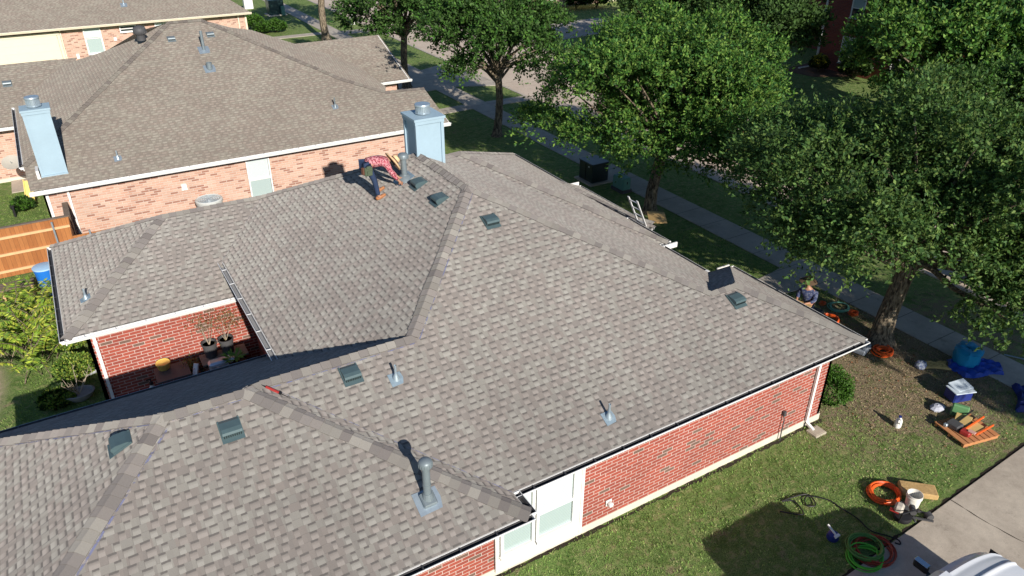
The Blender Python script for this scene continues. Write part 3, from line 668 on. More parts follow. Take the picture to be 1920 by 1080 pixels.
caps(hipA, hipB, A_, WP, H2, .18, seed=51, cols=NC); caps(z0_((11.65, 35.45)), z0_((6.67, 40.42)), A_, E2, H2, .18, seed=52, cols=NC); caps(z0_((13.36, 34.23)), z0_((11.65, 35.45)), A_, E2, H2, .18, seed=54, cols=NC)
caps(z0_((15.35, 34.1)), z0_((13.36, 34.23)), A_, N2, H2, .15, seed=53, cols=NC)
caps(hipB, zr2, A_, N2, H2, .17, seed=55, cols=NC)
# neighbour continued: west wing, east gable, walls
r_ = MB(); WGS = P_(0, .48, 2.75-.48*41.5); WGN = P_(0, -.48, 4.73+.48*45.6)
roof_poly(r_, [(-9, 41.5), (-2.2, 41.5), (-2.1, 42.3), (.5, 44.2), (1.1, 45.6), (-9, 45.6)], WGS); roof_poly(r_, [(-9, 45.6), (.2, 45.6), (.2, 47.2), (-9, 47.2)], WGN); r_.build('roof', M['shingle_n'], H2)
r_ = MB(); GS = P_(0, .48, 2.75-.48*40.33); GN = P_(0, -.48, 4.55+.48*44.1)
roof_poly(r_, [(13.2, 41.0), (14.45, 40.33), (17.35, 40.33), (17.1, 44.1), (11.6, 44.1)], GS); roof_poly(r_, [(11.6, 44.1), (17.1, 44.1), (17.35, 47.6), (11, 47.6)], GN); r_.build('roof', M['shingle_n'], H2)
r_ = MB(); r_.box((15.0, 40.6, 2.66), (4.6, .5, .03)); r_.build('soffit', M['white'], H2); r_ = MB(); r_.bar((17.22, 40.3, 2.68), (17.02, 44.1, 4.46), .04, .18, (0, 0, 1)); r_.build('rake_board', M['white'], H2); r_ = MB(); r_.bar((15.5, 31.85, 2.66), (15.3, 34.1, 3.74), .04, .18); r_.build('rake_board', M['white'], H2)
gutter((-2.0, 31.79, 2.74), (15.52, 31.72, 2.74), (0, -1, 0), H2, w=.13, mats=[M['gutw'], M['gutw']], h=.15)
gutter((-2.02, 33.0, 3.36), (-2.14, 42.4, 3.36), (-1, 0, 0), H2, w=.12, hang=.9)
gutter((-9, 41.46, 2.74), (-2.25, 41.46, 2.74), (0, -1, 0), H2, w=.12, mats=[M['gutw'], M['gutw']], h=.14)
gutter((14.4, 40.3, 2.74), (17.38, 40.3, 2.74), (0, -1, 0), H2, w=.12, mats=[M['gutw'], M['gutw']], h=.14)
wall([(-1.62, 32.3), (15.1, 32.3), (15.1, 34.3), (13.0, 34.3), (13.0, 40.8), (16.76, 40.8), (16.76, 47.2), (-9, 47.2)], .1, 2.66, M['brick_n'], H2)
wall([(-9, 42.0), (-1.62, 42.0), (-1.62, 32.3)], .1, 2.7, M['brick_n'], H2); wall([(-1.62, 42.0), (-1.62, 32.35)], 2.7, 3.32, M['white'], H2, name='frieze_board')
# east gable brick end
mb = MB(); mb.poly([(16.76, 40.8, 2.66), (16.76, 47.2, 2.66), (16.76, 44.0, 4.35)], [(0, 2.66), (6.4, 2.66), (3.2, 4.35)]); mb.build('gable', M['brick_n'], H2)
window(H2, 5.98, 6.98, .62, 2.42, 32.25, rail=1.48, fw=.06)
mb = MB(); mb.box((-1.5, 32.27, 1.25), (.1, .05, 2.4)); mb.build('corner_board', M['white'], H2)
downspout(-.78, 32.29, 2.7, .05, H2)
mb = MB(); mb.box((3.38, 32.27, 1.72), (.2, .06, .24)); mb.box((3.38, 32.25, 1.6), (.26, .07, .03)); mb.build('wall_vent', M['white'], H2)
mb = MB()
for a, b in [((-1.6, 32.3), (15.1, 32.3)), ((-1.62, 32.3), (-1.62, 42)), ((-9, 42), (-1.6, 42))]: mb.bar((a[0], a[1]+.04, .08), (b[0], b[1]+.04, .08), .16, .18)
mb.build('foundation', M['found'], H2)
c2x0, c2x1, c2y = -1.46, -.6, 32.45
ch = MB(); zc = 3.06; ch.box(((c2x0+c2x1)/2, c2y+.36, zc+1.0), (c2x1-c2x0, .72, 3.0)); c2_ = ch.build('chimney', M['chim'], H2)
t_ = MB(); xm = (c2x0+c2x1)/2
t_.box((xm, c2y+.36, zc+2.5), (1.0, .86, .07)); t_.box((xm, c2y+.36, zc+2.41), (.94, .8, .12))
for xx in (c2x0+.03, c2x1-.03): t_.box((xx, c2y-.006, zc+1.1), (.1, .02, 2.55))
t_.box((xm, c2y-.03, zc-.01), (.92, .05, .06)); t_.build('chimney_trim', M['chim'], c2_); flue(xm, c2y+.36, zc+2.54, .25, .36, c2_)
pipe_vent(A_, 1.25, 32.75, H2, .32, .03, col='galv', bcol='galv'); pipe_vent(A_, 10.67, 33.75, H2, .42, .03, col='duct', bcol='galv', cone=True)
pipe_vent(A_, 6.18, 38.35, H2, .85, .07, (.5, .5), 'duct', 'galv', cone=False); pipe_vent(A_, 6.07, 37.1, H2, .28, .13, (.5, .5), 'duct', 'galv', cone=False)
box_vent(A_, 4.99, 39.3, H2, .85, 'duct'); box_vent(A_, 6.75, 39.35, H2, .85, 'duct'); box_vent(WGS, -2.2, 44.3, H2, .95, 'duct')
mb = MB(); c = V3((3.75, 39.55), A_); mb.lathe([(.2, -.1), (.19, .12), (.2, .14), (.26, .2), (.29, .3), (.27, .42), (.2, .5), (.1, .54), (0, .55)], c, 22)
for i in range(20):
    a_ = i*math.pi/10; mb.bar((c[0]+.3*math.cos(a_), c[1]+.3*math.sin(a_), c[2]+.2), (c[0]+.24*math.cos(a_+.3), c[1]+.24*math.sin(a_+.3), c[2]+.48), .02, .015)
mb.build('turbine_vent', M['dkgrey'], H2, smooth=True)
mb = MB(); mb.box((12.6, 41.2, 3.02), (.3, .3, .1), .3); mb.bar((14.9, 40.4, 2.6), (14.9, 40.4, 3.05), .03, .03); mb.build('flashing', M['lead'], H2)

# ================================================================ far left house
H3 = thing('brick_house', 'far brick house at top left with cream garage door and tan shingle roof', 'house', (4, 72, 0))
r_ = MB(); roof_poly(r_, [(-14, 67.4), (15, 67.4), (15.0, 67.5), (9.5, 76), (-14, 76)], P_(0, .47, 2.72-.47*67.4)); roof_poly(r_, [(15, 67.4), (15, 84), (9.5, 76)], fit_plane((15, 67.4, 2.72), (15, 84, 2.72), (9.5, 76, 6.76)))
roof_poly(r_, [(-14, 76), (9.5, 76), (15, 84), (-14, 84)], fit_plane((-14, 76, 6.76), (9.5, 76, 6.76), (15, 84, 2.72))); r_.build('roof', M['shingle_n'], H3)
gutter((-14, 67.36, 2.74), (15.1, 67.36, 2.74), (0, -1, 0), H3, w=.14, h=.16, mats=[M['cream'], M['cream']])
wall([(-14, 68), (14.75, 68), (14.75, 83.5), (-14, 83.5)], 0, 2.65, M['brick_n'], H3)
mb = MB(); mb.box((-1.6, 67.97, 1.1), (4.6, .08, 2.2))
for z in (.55, 1.1, 1.65): mb.box((-1.6, 67.925, z), (4.5, .012, .03))
gd = mb.build('garage_door', M['cream'], H3); mb = MB(); mb.box((-1.6, 67.94, 2.28), (5.0, .1, .2)); mb.box((.82, 67.94, 1.1), (.18, .1, 2.2)); mb.build('door_frame', M['cream'], gd)
window(H3, 2.5, 3.72, .55, 2.5, 67.95, rail=1.7, fw=.1); window(H3, 5.05, 6.25, 1.95, 2.45, 67.95, fw=.08, top=M['glassd'], bot=M['glassd']); window(H3, 7.6, 8.9, 1.4, 2.45, 67.95, fw=.1, top=M['blindw'])
downspout(.98, 67.99, 2.7, .05, H3, mat=M['cream']); downspout(14.1, 67.99, 2.7, .05, H3, mat=M['cream'])
mb = MB(); mb.box((14.7, 67.96, 1.3), (.14, .06, 2.6)); mb.build('corner_board', M['cream'], H3)
mb = MB(); mb.box((4.6, 67.95, 1.5), (.2, .1, .25)); mb.box((1.75, 67.95, .5), (.2, .1, .35)); mb.build('electrical_box', M['white'], H3)
pipe_vent(P_(0, .47, 2.72-.47*67.4), 5.9, 69.5, H3, .6, .06, (.5, .5), 'galv', 'galv')
# ================================================================ two storey house across the street
H4 = thing('brick_house', 'dark two storey red brick house across the street behind trees, white downspout at its corner', 'house', (56, 32, 0))
wall([(62, 38.4), (50.0, 38.4), (50.0, 22), (62, 22)], 0, 5.9, M['brick_d'], H4); wall([(66, 48), (55, 48), (55, 38.4)], 0, 5.7, M['brick_d'], H4)
r_ = MB(); roof_poly(r_, [(49.5, 38.9), (49.5, 21.5), (56, 28), (56, 32.5)], P_(.7, 0, 5.85-.7*49.5)); roof_poly(r_, [(49.5, 21.5), (62.5, 21.5), (56, 28)], P_(0, .7, 5.85-.7*21.5)); roof_poly(r_, [(49.5, 38.9), (56, 32.5), (62.5, 38.9)], P_(0, -.7, 5.85+.7*38.9)); r_.build('roof', M['shingle_n'], H4)
gutter((49.5, 21.5, 5.85), (49.5, 38.9, 5.85), (-1, 0, 0), H4, w=.14, mats=[M['gutw'], M['guti']])
for y0, y1, z0, z1 in [(36.4, 35.3, .7, 2.6), (36.2, 35.1, 3.9, 5.3), (32.2, 30.6, .7, 2.6), (32.2, 30.6, 3.9, 5.3), (27, 25.4, .7, 2.6), (27, 25.4, 3.9, 5.3)]: window(H4, y1, y0, z0, z1, 49.95, axis='y', top=M['blind'], bot=M['glassd'], fw=.09)
d_ = MB(); d_.box((49.93, 38.3, 2.9), (.12, .12, 5.7)); d_.bar((49.93, 38.3, .12), (48.3, 38.5, .06), .12, .08); d_.build('downspout', M['white'], H4)
# porch house
H5 = thing('brick_house', 'house with a grey shingle porch roof and white post at the right edge behind trees', 'house', (52, 14, 0))
r_ = MB(); pr_ = P_(.4, 0, 2.9-.4*45.4); roof_poly(r_, [(45.4, 6), (45.4, 23.4), (51, 20), (51, 9)], pr_); roof_poly(r_, [(45.4, 23.4), (56.6, 23.4), (51, 20)], fit_plane((45.4, 23.4, 2.9), (56.6, 23.4, 2.9), (51, 20, 5.14))); r_.build('roof', M['shingle_n'], H5)
wall([(56, 22.8), (48.2, 22.8), (48.2, 7)], 0, 2.8, M['brick_d'], H5)
mb = MB(); mb.box((45.6, 14.7, 2.72), (.2, 17.2, .35)); mb.box((51, 23.0, 2.72), (11, .2, .35)); mb.build('porch_beam', M['white'], H5)
for yy in (22.7, 19.2, 15.7, 12.2): mb = MB(); mb.box((45.7, yy, 1.3), (.22, .22, 2.6)); mb.box((45.7, yy, .12), (.32, .32, .24)); mb.box((45.7, yy, 2.5), (.3, .3, .1)); mb.build('post', M['white'], H5)
# far pale house at the very top
H6 = thing('brick_house', 'pale house at the top edge beyond the street with clipped bushes in front', 'house', (55, 74, 0))
wall([(44, 71), (66, 71), (66, 80), (44, 80)], 0, 2.8, M['brick_n'], H6, closed=True)
r_ = MB(); roof_poly(r_, [(43.4, 70.4), (66.6, 70.4), (61, 76), (49, 76)], P_(0, .5, 2.75-.5*70.4)); r_.build('roof', M['shingle_n'], H6)
mb = MB(); mb.box((57, 70.97, 1.2), (5, .06, 2.3)); mb.build('garage_door', M['cream'], H6); window(H6, 47, 49, .8, 2.3, 70.95, fw=.1)
# ================================================================ vegetation
def leaves_mesh(name, P, D, size, cols, seed, aspect=.5, mat='leaf', parent=None, up=.5, droop=0., nrm=None, shade=None):
    """P (n,3) leaf bases, D (n,3) leaf directions; one small folded quad per leaf"""
    rng = np.random.default_rng(seed); n = len(P)
    D = D/np.linalg.norm(D, axis=1, keepdims=True); N = rng.normal(size=(n, 3)); N[:, 2] = np.abs(N[:, 2])+up
    if nrm is not None: N = rng.normal(size=(n, 3))*.55+nrm
    S = np.cross(D, N); S /= np.linalg.norm(S, axis=1, keepdims=True)+1e-9
    L = size*rng.uniform(.65, 1.25, n)[:, None]; w = L*aspect/2
    V = np.stack([P, P+D*L*.45-S*w, P+D*L, P+D*L*.45+S*w], 1).reshape(-1, 3).astype('f')
    me = bpy.data.meshes.new(name); me.vertices.add(4*n); me.vertices.foreach_set('co', V.ravel())
    me.loops.add(4*n); me.loops.foreach_set('vertex_index', np.arange(4*n, dtype='i')); me.polygons.add(n)
    me.polygons.foreach_set('loop_start', np.arange(0, 4*n, 4, dtype='i')); me.polygons.foreach_set('loop_total', np.full(n, 4, 'i'))
    me.update(calc_edges=True); me.materials.append(M[mat])
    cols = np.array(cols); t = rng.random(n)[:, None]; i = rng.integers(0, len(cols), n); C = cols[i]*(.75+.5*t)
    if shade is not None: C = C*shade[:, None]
    ca = me.color_attributes.new('Col', 'FLOAT_COLOR', 'CORNER'); A = np.ones((n, 4, 4), 'f'); A[:, :, :3] = C[:, None, :]; ca.data.foreach_set('color', A.ravel())
    o = bpy.data.objects.new(name, me); COL.objects.link(o)
    if parent: o.parent = parent
    return o
GREEN = [(.04, .11, .02), (.06, .15, .025), (.085, .185, .03), (.036, .1, .025), (.13, .235, .045), (.16, .25, .05)]
OLIVE = [(.05, .11, .03), (.075, .145, .036), (.1, .175, .045), (.035, .08, .022), (.12, .18, .045)]
DARK = [(.035, .075, .02), (.05, .095, .025), (.06, .12, .03), (.075, .14, .035)]
def make_tree(name, label, x, y, R_, zb, zt, tr, seed, cols=GREEN, nb=46, tw=110, lw=13, ls=.12, group=None, lean=(0, 0), squash=.95, low=.3, cat='tree', extra=()):
    rng = np.random.default_rng(seed); rnd = random.Random(seed)
    root = thing(name, label, cat, (x, y, 0), group)
    zc = (zb+zt)/2; hz = (zt-zb)/2; B = []
    for i in range(nb):
        u = rng.normal(size=3); u /= np.linalg.norm(u)
        if u[2] < -.75: u[2] *= -.6
        rad = rng.uniform(.58, .93) if i > nb*.25 else rng.uniform(.1, .55)
        hr = R_*(1. if u[2] > -.2 else .88)
        B.append((u[0]*hr*rad+lean[0], u[1]*hr*rad+lean[1], zc+u[2]*hz*rad, rng.uniform(.14, .26)*R_*(.85 if rad > .8 else 1)))
    B += [(ex-x, ey-y, ez, er) for ex, ey, ez, er in extra]
    Ps = []; Ds = []; Ns = []; Ts = []
    for bx, by, bz, br in B:
        n = int(tw*1.15*(br/(.21*R_))**2*.92); v = rng.normal(size=(n, 3)); v /= np.linalg.norm(v, axis=1, keepdims=True)
        v[:, 2] = np.where(v[:, 2] < -.35, -v[:, 2]*.7, v[:, 2])
        r_ = br*rng.uniform(.45, 1., n)[:, None]**.7
        st = np.array([bx, by, bz])+v*r_*np.array([1, 1, squash])
        out = np.array([bx-lean[0], by-lean[1], (bz-zc)*1.1]); out = out/(np.linalg.norm(out)+1e-6)
        dr = v*.7+out*.8+np.array([0, 0, .42])+rng.normal(size=(n, 3))*.35; dr /= np.linalg.norm(dr, axis=1, keepdims=True)
        ln = rng.uniform(.25, .75, n)*(1+.6*(rng.random(n) > .9))
        t = rng.random((n, lw)); pts = st[:, None, :]+dr[:, None, :]*(ln[:, None]*t)[:, :, None]+rng.normal(size=(n, lw, 3))*.035
        pts[:, :, 2] -= (t**2)*ln[:, None]*.18
        dd = dr[:, None, :]*.7+rng.normal(size=(n, lw, 3))*.75
        Ps.append(pts.reshape(-1, 3)); Ds.append(dd.reshape(-1, 3)); nn = v*.8+out*.35+np.array([0, 0, .25]); Ns.append(np.repeat(nn, lw, 0)); Ts.append((.62+.62*t*rng.uniform(.7, 1.3, n)[:, None]).reshape(-1))  # leaves lighter toward twig tips: sunlit tufts painted into the colour
    P = np.concatenate(Ps); D = np.concatenate(Ds)
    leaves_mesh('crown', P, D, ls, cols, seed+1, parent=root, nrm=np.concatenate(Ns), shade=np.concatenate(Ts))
    mb = MB(); fz = zb+.25*(zt-zb); lx, ly = lean
    def q(t): return Vector((lx*t*t*.6+.1*math.sin(t*5+seed), ly*t*t*.6+.08*math.cos(t*4+seed)-.08*math.cos(seed), t*fz))
    mb.tube([q(0)-Vector((0, 0, .05)), q(.04), q(.12), q(.3), q(.55), q(.8), q(1.)], [tr*1.75, tr*1.4, tr*1.1, tr, tr*.92, tr*.9, tr*.8], 14)
    for i, (bx, by, bz, br) in enumerate(B):
        if i % 3 and i < nb*.25: continue
        t0 = rnd.uniform(.72, 1.); s_ = q(t0); e = Vector((bx, by, bz)); mid = s_.lerp(e, .5)+Vector((rnd.uniform(-.3, .3), rnd.uniform(-.3, .3), rnd.uniform(-.1, .35))); r0 = tr*rnd.uniform(.22, .42)
        mb.tube([s_, s_.lerp(mid, .5)+Vector((0, 0, .12)), mid, mid.lerp(e, .6), e], [r0, r0*.8, r0*.6, r0*.4, r0*.2], 6)
    t = mb.build('trunk', M['bark'], None, smooth=True); t.parent = root
    return root
SG = 'street trees in a row beside the pavement'
make_tree('street_tree', 'large street tree with thick sunlit trunk on the worn lawn by the house corner', 20.86, 11.4, 5.8, 1.8, 7.8, .3, 11, OLIVE, nb=84, tw=150, lw=15, ls=.13, group=SG, lean=(.9, .2), extra=[(20.4, 8.0, 2.8, 1.2), (21.5, 8.0, 3.0, 1.3), (19.0, 13.2, 3.3, 1.2), (22.3, 9.2, 3.8, 1.5), (20.6, 16.3, 5, 1.5), (23.5, 12, 3.4, 1.5), (23.3, 9, 2.8, 1.2), (24.5, 14, 3.6, 1.6)])
make_tree('street_tree', 'bright green rounded street tree beside the green pedestal box', 21.2, 23.3, 5.35, 1.6, 8.4, .25, 23, GREEN, nb=78, tw=130, lw=14, ls=.145, group=SG, lean=(.75, .1), extra=[(18.3, 27.6, 3.2, 1.4), (19.1, 25.2, 3.2, 1.3), (21.9, 20.8, 3.0, 1.4), (19.4, 22.3, 3.2, 1.2), (23.5, 20.5, 3.6, 1.5), (24.5, 25, 3.2, 1.6)])
make_tree('street_tree', 'street tree with bare lower trunk on the lawn between the blue chimney and the pavement', 20.68, 36.1, 4.3, 2.3, 9.0, .21, 37, DARK+GREEN[:3], nb=50, tw=95, lw=12, ls=.18, group=SG)
make_tree('street_tree', 'dark street tree just beyond the eave of the pale brick house', 20.53, 48.4, 4.8, 2.6, 9.2, .24, 41, DARK+GREEN[:2], nb=46, tw=80, lw=11, ls=.21, group=SG)
make_tree('street_tree', 'farthest street tree, pale forked trunk at the top of the picture by the bright pavement', 20.99, 66.8, 5., 2.8, 9.5, .3, 53, GREEN, nb=36, tw=60, lw=10, ls=.22, group=SG)
OG = 'trees across the street'
make_tree('broadleaf_tree', 'green tree in front of the two storey brick house at upper right', 40.5, 23.3, 5.4, 1.6, 7.6, .26, 61, GREEN, nb=56, tw=90, lw=11, ls=.24, group=OG)
make_tree('broadleaf_tree', 'dark tree left of the two storey brick house, across the street', 42.2, 37.2, 4.6, 1.2, 7.6, .26, 67, DARK, nb=50, tw=85, lw=10, ls=.25, group=OG)
make_tree('broadleaf_tree', 'dark tree at the top edge behind the bright green street tree', 40.5, 45., 4.8, 1.6, 7.8, .26, 71, DARK, nb=44, tw=75, lw=10, ls=.28, group=OG)
make_tree('broadleaf_tree', 'spreading tree at the far right top corner over the porch roof', 45.0, 25.6, 5., 3., 9., .25, 73, DARK+GREEN[:2], nb=44, tw=80, lw=10, ls=.25, group=OG)
make_tree('broadleaf_tree', 'tree at the upper right edge of the picture beside the street', 36.8, 15.8, 3.6, 2.2, 6.4, .22, 79, DARK+GREEN[:3], nb=44, tw=85, lw=11, ls=.19, group=OG)
make_tree('broadleaf_tree', 'dark tree at the top beyond the street between the pale house and brick house', 47., 54., 6., 1.5, 8.5, .25, 83, DARK, nb=40, tw=70, lw=9, ls=.32, group=OG)
make_tree('broadleaf_tree', 'tree by the pavement south of the driveway outside the picture', 22.1, -7.0, 4.4, 2.4, 9.4, .25, 93, GREEN, nb=60, tw=90, lw=11, ls=.26)

def bush(label, x, y, r, h, seed, cols=GREEN, n=2600, ls=.07, name='round_bush', cat='bush', group=None, fl=.35):
    rng = np.random.default_rng(seed); root = thing(name, label, cat, (x, y, 0), group)
    v = rng.normal(size=(n, 3)); v /= np.linalg.norm(v, axis=1, keepdims=True); v[:, 2] = np.abs(v[:, 2])*np.where(rng.random(n) < .25, -.3, 1)
    rr = rng.uniform(.82, 1.03, n)[:, None]*(1+.06*np.sin(v[:, :1]*7+seed)+.05*np.sin(v[:, 1:2]*9))
    P = v*rr*np.array([r, r, h*.62])+np.array([0, 0, h*.4]); P[:, 2] = np.maximum(P[:, 2], .02)
    leaves_mesh('foliage', P, v+rng.normal(size=(n, 3))*.6+np.array([0, 0, .3]), ls, cols, seed, mat='leafb', parent=root)
    mb = MB()
    for i in range(7):
        a_ = i*.9; mb.tube([(0, 0, 0), (math.cos(a_)*r*.3, math.sin(a_)*r*.3, h*.35), (math.cos(a_)*r*.6, math.sin(a_)*r*.6, h*.72)], [.025, .018, .008], 5)
    # dense leafy heart so the shrub is not see-through
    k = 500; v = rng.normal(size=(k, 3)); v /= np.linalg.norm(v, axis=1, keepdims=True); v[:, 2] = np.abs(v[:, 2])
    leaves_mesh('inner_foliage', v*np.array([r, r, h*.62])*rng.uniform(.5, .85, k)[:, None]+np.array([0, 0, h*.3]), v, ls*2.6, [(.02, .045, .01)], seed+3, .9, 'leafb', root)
    s_ = mb.build('stems', M['bark'], None); s_.parent = root; return root
LG = [(.06, .15, .018), (.08, .18, .025), (.05, .12, .015)]
bush('round clipped green bush against the brick corner of the main house', 16.55, 10.1, .62, 1.2, 5, LG, 5200, .055)
bush('bigger of the two round bushes beside the far left house', 16.9, 74.6, .9, 1.3, 6, LG, 2200, .13, group='bushes by the far house'); bush('lower round bush, nearest the path of the far left house', 18.2, 72.4, .95, 1.1, 7, LG, 2200, .13, group='bushes by the far house'); bush('small low bush tucked between the round bushes of the far left house', 16.9, 72.4, .7, .9, 17, LG, 1600, .13, group='bushes by the far house')
bush('dark bush on the lawn behind the blue chimney of the main house', 15.4, 29.6, 1.0, 1.4, 8, DARK+GREEN[:2], 3600, .09)
bush('second dark bush behind the chimney, nearer the pale brick wall', 14.6, 31.0, .7, 1.1, 18, DARK+GREEN[:2], 2600, .09)
bush('left clipped bush before the pale house at the top edge', 49.1, 68.8, .95, 2.0, 9, LG, 1500, .2, group='clipped bushes at the pale house'); bush('right clipped bush before the pale house at the top edge', 51.5, 68.4, .95, 2.0, 10, LG, 1500, .2, group='clipped bushes at the pale house')
bush('small yellow green bush at the foot of the dark two storey house', 48.9, 37.2, .6, 1.2, 11, [(.3, .27, .03), (.22, .24, .03)], 1200, .12)
bush('dark bush right of the yellow bush under the two storey house', 49.2, 34.3, 1.1, 1.7, 12, DARK, 1800, .14)
bush('low spiky bush in the neighbour yard behind the cedar fence', -2.75, 37.6, .42, .6, 13, LG, 1500, .08)
for i, (bx, by, br, bh, lb) in enumerate([(-1.75, 24.2, .6, 1.0, 'dense green bush hugging the west gutter of the main house'), (-1.75, 22.5, .5, .75, 'flowering bush near the wall corner under the west roof'), (-2.3, 21.4, .45, .4, 'low weedy bush beside the stone planter')]): bush(lb, bx, by, br, bh, 20+i, [(.12, .22, .03), (.2, .3, .05), (.3, .34, .06), (.08, .15, .03)], 3400, .08)
# big shrub with long arching yellow green fronds
SHR = thing('arching_shrub', 'tall shrub with long arching yellow green fronds beside the west roof edge', 'shrub', (-2.8, 25.7, 0))
rng = np.random.default_rng(77); Ps = []; Ds = []; st = MB()
for i in range(105):
    az = rng.uniform(0, 6.28); bx, by = rng.normal(-.15, .5), rng.normal(-.5, .9); L = rng.uniform(1.3, 2.4); h = rng.uniform(.9, 2.0); ox, oy = math.cos(az), math.sin(az); pts = []
    for s_ in np.linspace(0, 1, 9): pts.append((bx+ox*L*s_*.62, by+oy*L*s_*.62, h*(1.9*s_-1.05*s_*s_)*.95+.03))
    st.tube(pts, [.018-.0016*q_ for q_ in range(9)], 4); pts = np.array(pts)
    for s_ in np.linspace(.25, 1, 34):
        p = np.array([np.interp(s_, np.linspace(0, 1, 9), pts[:, k_]) for k_ in range(3)])
        for sg in (-1, 1): Ps.append(p); Ds.append((ox*.5-oy*sg, oy*.5+ox*sg, -.25+rng.normal(0, .25)))
leaves_mesh('fronds', np.array(Ps), np.array(Ds, float), .19, [(.4, .5, .06), (.26, .4, .05), (.17, .3, .05), (.55, .56, .1)], 5, .28, 'leafb', SHR, up=1.2); s_ = st.build('stems', M['bark'], None); s_.parent = SHR
# grass blades on the near lawns
def blades(x0, y0, x1, y1, n, seed, keep):
    rng = np.random.default_rng(seed); X = rng.uniform(x0, x1, n); Y = rng.uniform(y0, y1, n)
    den = .5+.5*np.sin(X*1.9+np.sin(Y*2.3)*1.5)*np.sin(Y*1.7+np.cos(X*1.3)*1.8); m_ = keep(X, Y) & (rng.random(n) < .45+.55*den); X, Y = X[m_], Y[m_]; n = len(X)
    d2 = np.hypot((X-20.3)*.8, Y-10.4)/6
    P = np.stack([X, Y, np.full(n, -.005)], 1); D = np.stack([rng.normal(0, .55, n), rng.normal(0, .55, n), rng.uniform(.5, 1., n)], 1)
    return P, D, d2
kp = lambda X, Y: (Y > 6.1+(X-12.7)*.045-.03*(X < 12.7)) & ~((X < 15.95) & (Y > 9.72)) & (X < 21.9) & (np.hypot(X-20.86, Y-11.4) > .5) & ~((X > 14.5) & (Y > 15) & (Y < 16.7))
sh_ = lambda P: .72+.55*np.clip(.5+.35*np.sin(P[:, 0]*3.1+2*np.sin(P[:, 1]*2.3))+.35*np.sin(P[:, 1]*4.3+1.7*np.sin(P[:, 0]*3.7)), 0, 1)
P, D, d2 = blades(4.5, 5.7, 21.9, 21, 120000, 1, kp); rg = np.random.default_rng(9); dry = (d2+rg.normal(0, .2, len(d2))) < .62
leaves_mesh('grass', P[~dry], D[~dry], .075, [(.16, .29, .07), (.24, .38, .1), (.34, .44, .15), (.1, .2, .05), (.44, .44, .22), (.2, .35, .08), (.3, .42, .12)], 3, .2, 'blade', up=.2, shade=sh_(P[~dry]))
tag(bpy.data.objects['grass'], 'short green grass of the side lawn between brick wall and driveway', 'grass', kind='stuff')
o = leaves_mesh('dry_grass', P[dry], D[dry]*np.array([1.6, 1.6, .5]), .075, [(.4, .31, .2), (.3, .22, .14), (.5, .4, .26), (.18, .22, .08)], 4, .25, 'blade', up=.4); tag(o, 'thin brown dry grass worn away around the big tree', 'grass', kind='stuff')
P, D, d2 = blades(-5.5, 18, -1.15, 40, 42000, 6, lambda X, Y: (np.hypot(X+4.2, (Y-23.2)*.45) > 1.))
o = leaves_mesh('grass', P, D, .085, [(.15, .25, .06), (.22, .33, .08), (.3, .38, .12)], 7, .2, 'blade', up=.2); tag(o, 'short green grass of the back yards left of the roof', 'grass', kind='stuff')
# ================================================================ people
def skin_mesh(name, J, E, mat, parent=None, sub=1, root=0):
    """J: list of ((x,y,z), r); E: edges -> one continuous skinned surface"""
    me = bpy.data.meshes.new(name); me.from_pydata([j[0] for j in J], E, []); o = bpy.data.objects.new(name, me); COL.objects.link(o)
    o.modifiers.new('skin', 'SKIN'); s_ = o.modifiers.new('sub', 'SUBSURF'); s_.levels = sub; s_.render_levels = sub
    try: sv = me.skin_vertices[0].data
    except Exception:
        me.attributes.new('skin', 'SKIN', 'POINT'); sv = me.skin_vertices[0].data
    for i, j in enumerate(J):
        r = j[1]; sv[i].radius = r if hasattr(r, '__len__') else (r, r); sv[i].use_root = (i == root)
    dg = bpy.context.evaluated_depsgraph_get(); dg.update(); ev = o.evaluated_get(dg); m2 = bpy.data.meshes.new_from_object(ev)
    o.modifiers.clear(); o.data = m2; m2.materials.clear(); m2.materials.append(mat); m2.polygons.foreach_set('use_smooth', [True]*len(m2.polygons))
    if parent is not None: o.parent = parent; o.location = -root_loc(parent)
    return o
def hand(J, E, wi, wr, pd, nd, s=1.):
    """append palm, four fingers and a thumb at wrist index wi; pd = pointing direction, nd = palm normal"""
    pd, nd = Vector(pd).normalized(), Vector(nd).normalized(); sd = pd.cross(nd).normalized(); w = Vector(wr)
    J.append((tuple(w+pd*.045*s), (.036*s, .022*s))); pm = len(J)-1; E.append((wi, pm))
    for q, (o, l) in enumerate([(-.03, .075), (-.01, .088), (.01, .082), (.03, .062)]):
        a = w+pd*.085*s+sd*o*s; b = a+(pd*.9+nd*.35).normalized()*l*.5*s; c = b+(pd*.5+nd*.85).normalized()*l*.5*s; k = len(J)
        J.extend([(tuple(a), .0115*s), (tuple(b), .0095*s), (tuple(c), .008*s)]); E.extend([(pm, k), (k, k+1), (k+1, k+2)])
    a = w+pd*.03*s-sd*.042*s+nd*.012*s; b = a+(pd*.7-sd*.5+nd*.5).normalized()*.05*s; k = len(J); J.extend([(tuple(a), .014*s), (tuple(b), .01*s)]); E.extend([(pm, k), (k, k+1)])
M['denim'] = plain('dark blue denim', (.022, .04, .09), .85, var=.3, scale=14)
M['boot'] = plain('tan leather boots', (.36, .15, .06), .65, var=.2)
M['straw'] = plain('straw hat', (.72, .5, .28), .8, var=.12, scale=20)
M['shaded_hat'] = plain('brown hat darkened for shade', (.13, .085, .05), .85); M['bag'] = plain('olive canvas pouch', (.075, .1, .06), .85, var=.25)  # second worker's hat colour darkened to stand in for shade
M['brownl'] = plain('brown leather', (.12, .05, .03), .7, var=.2)
M['hair'] = plain('black hair', (.012, .01, .009), .7)
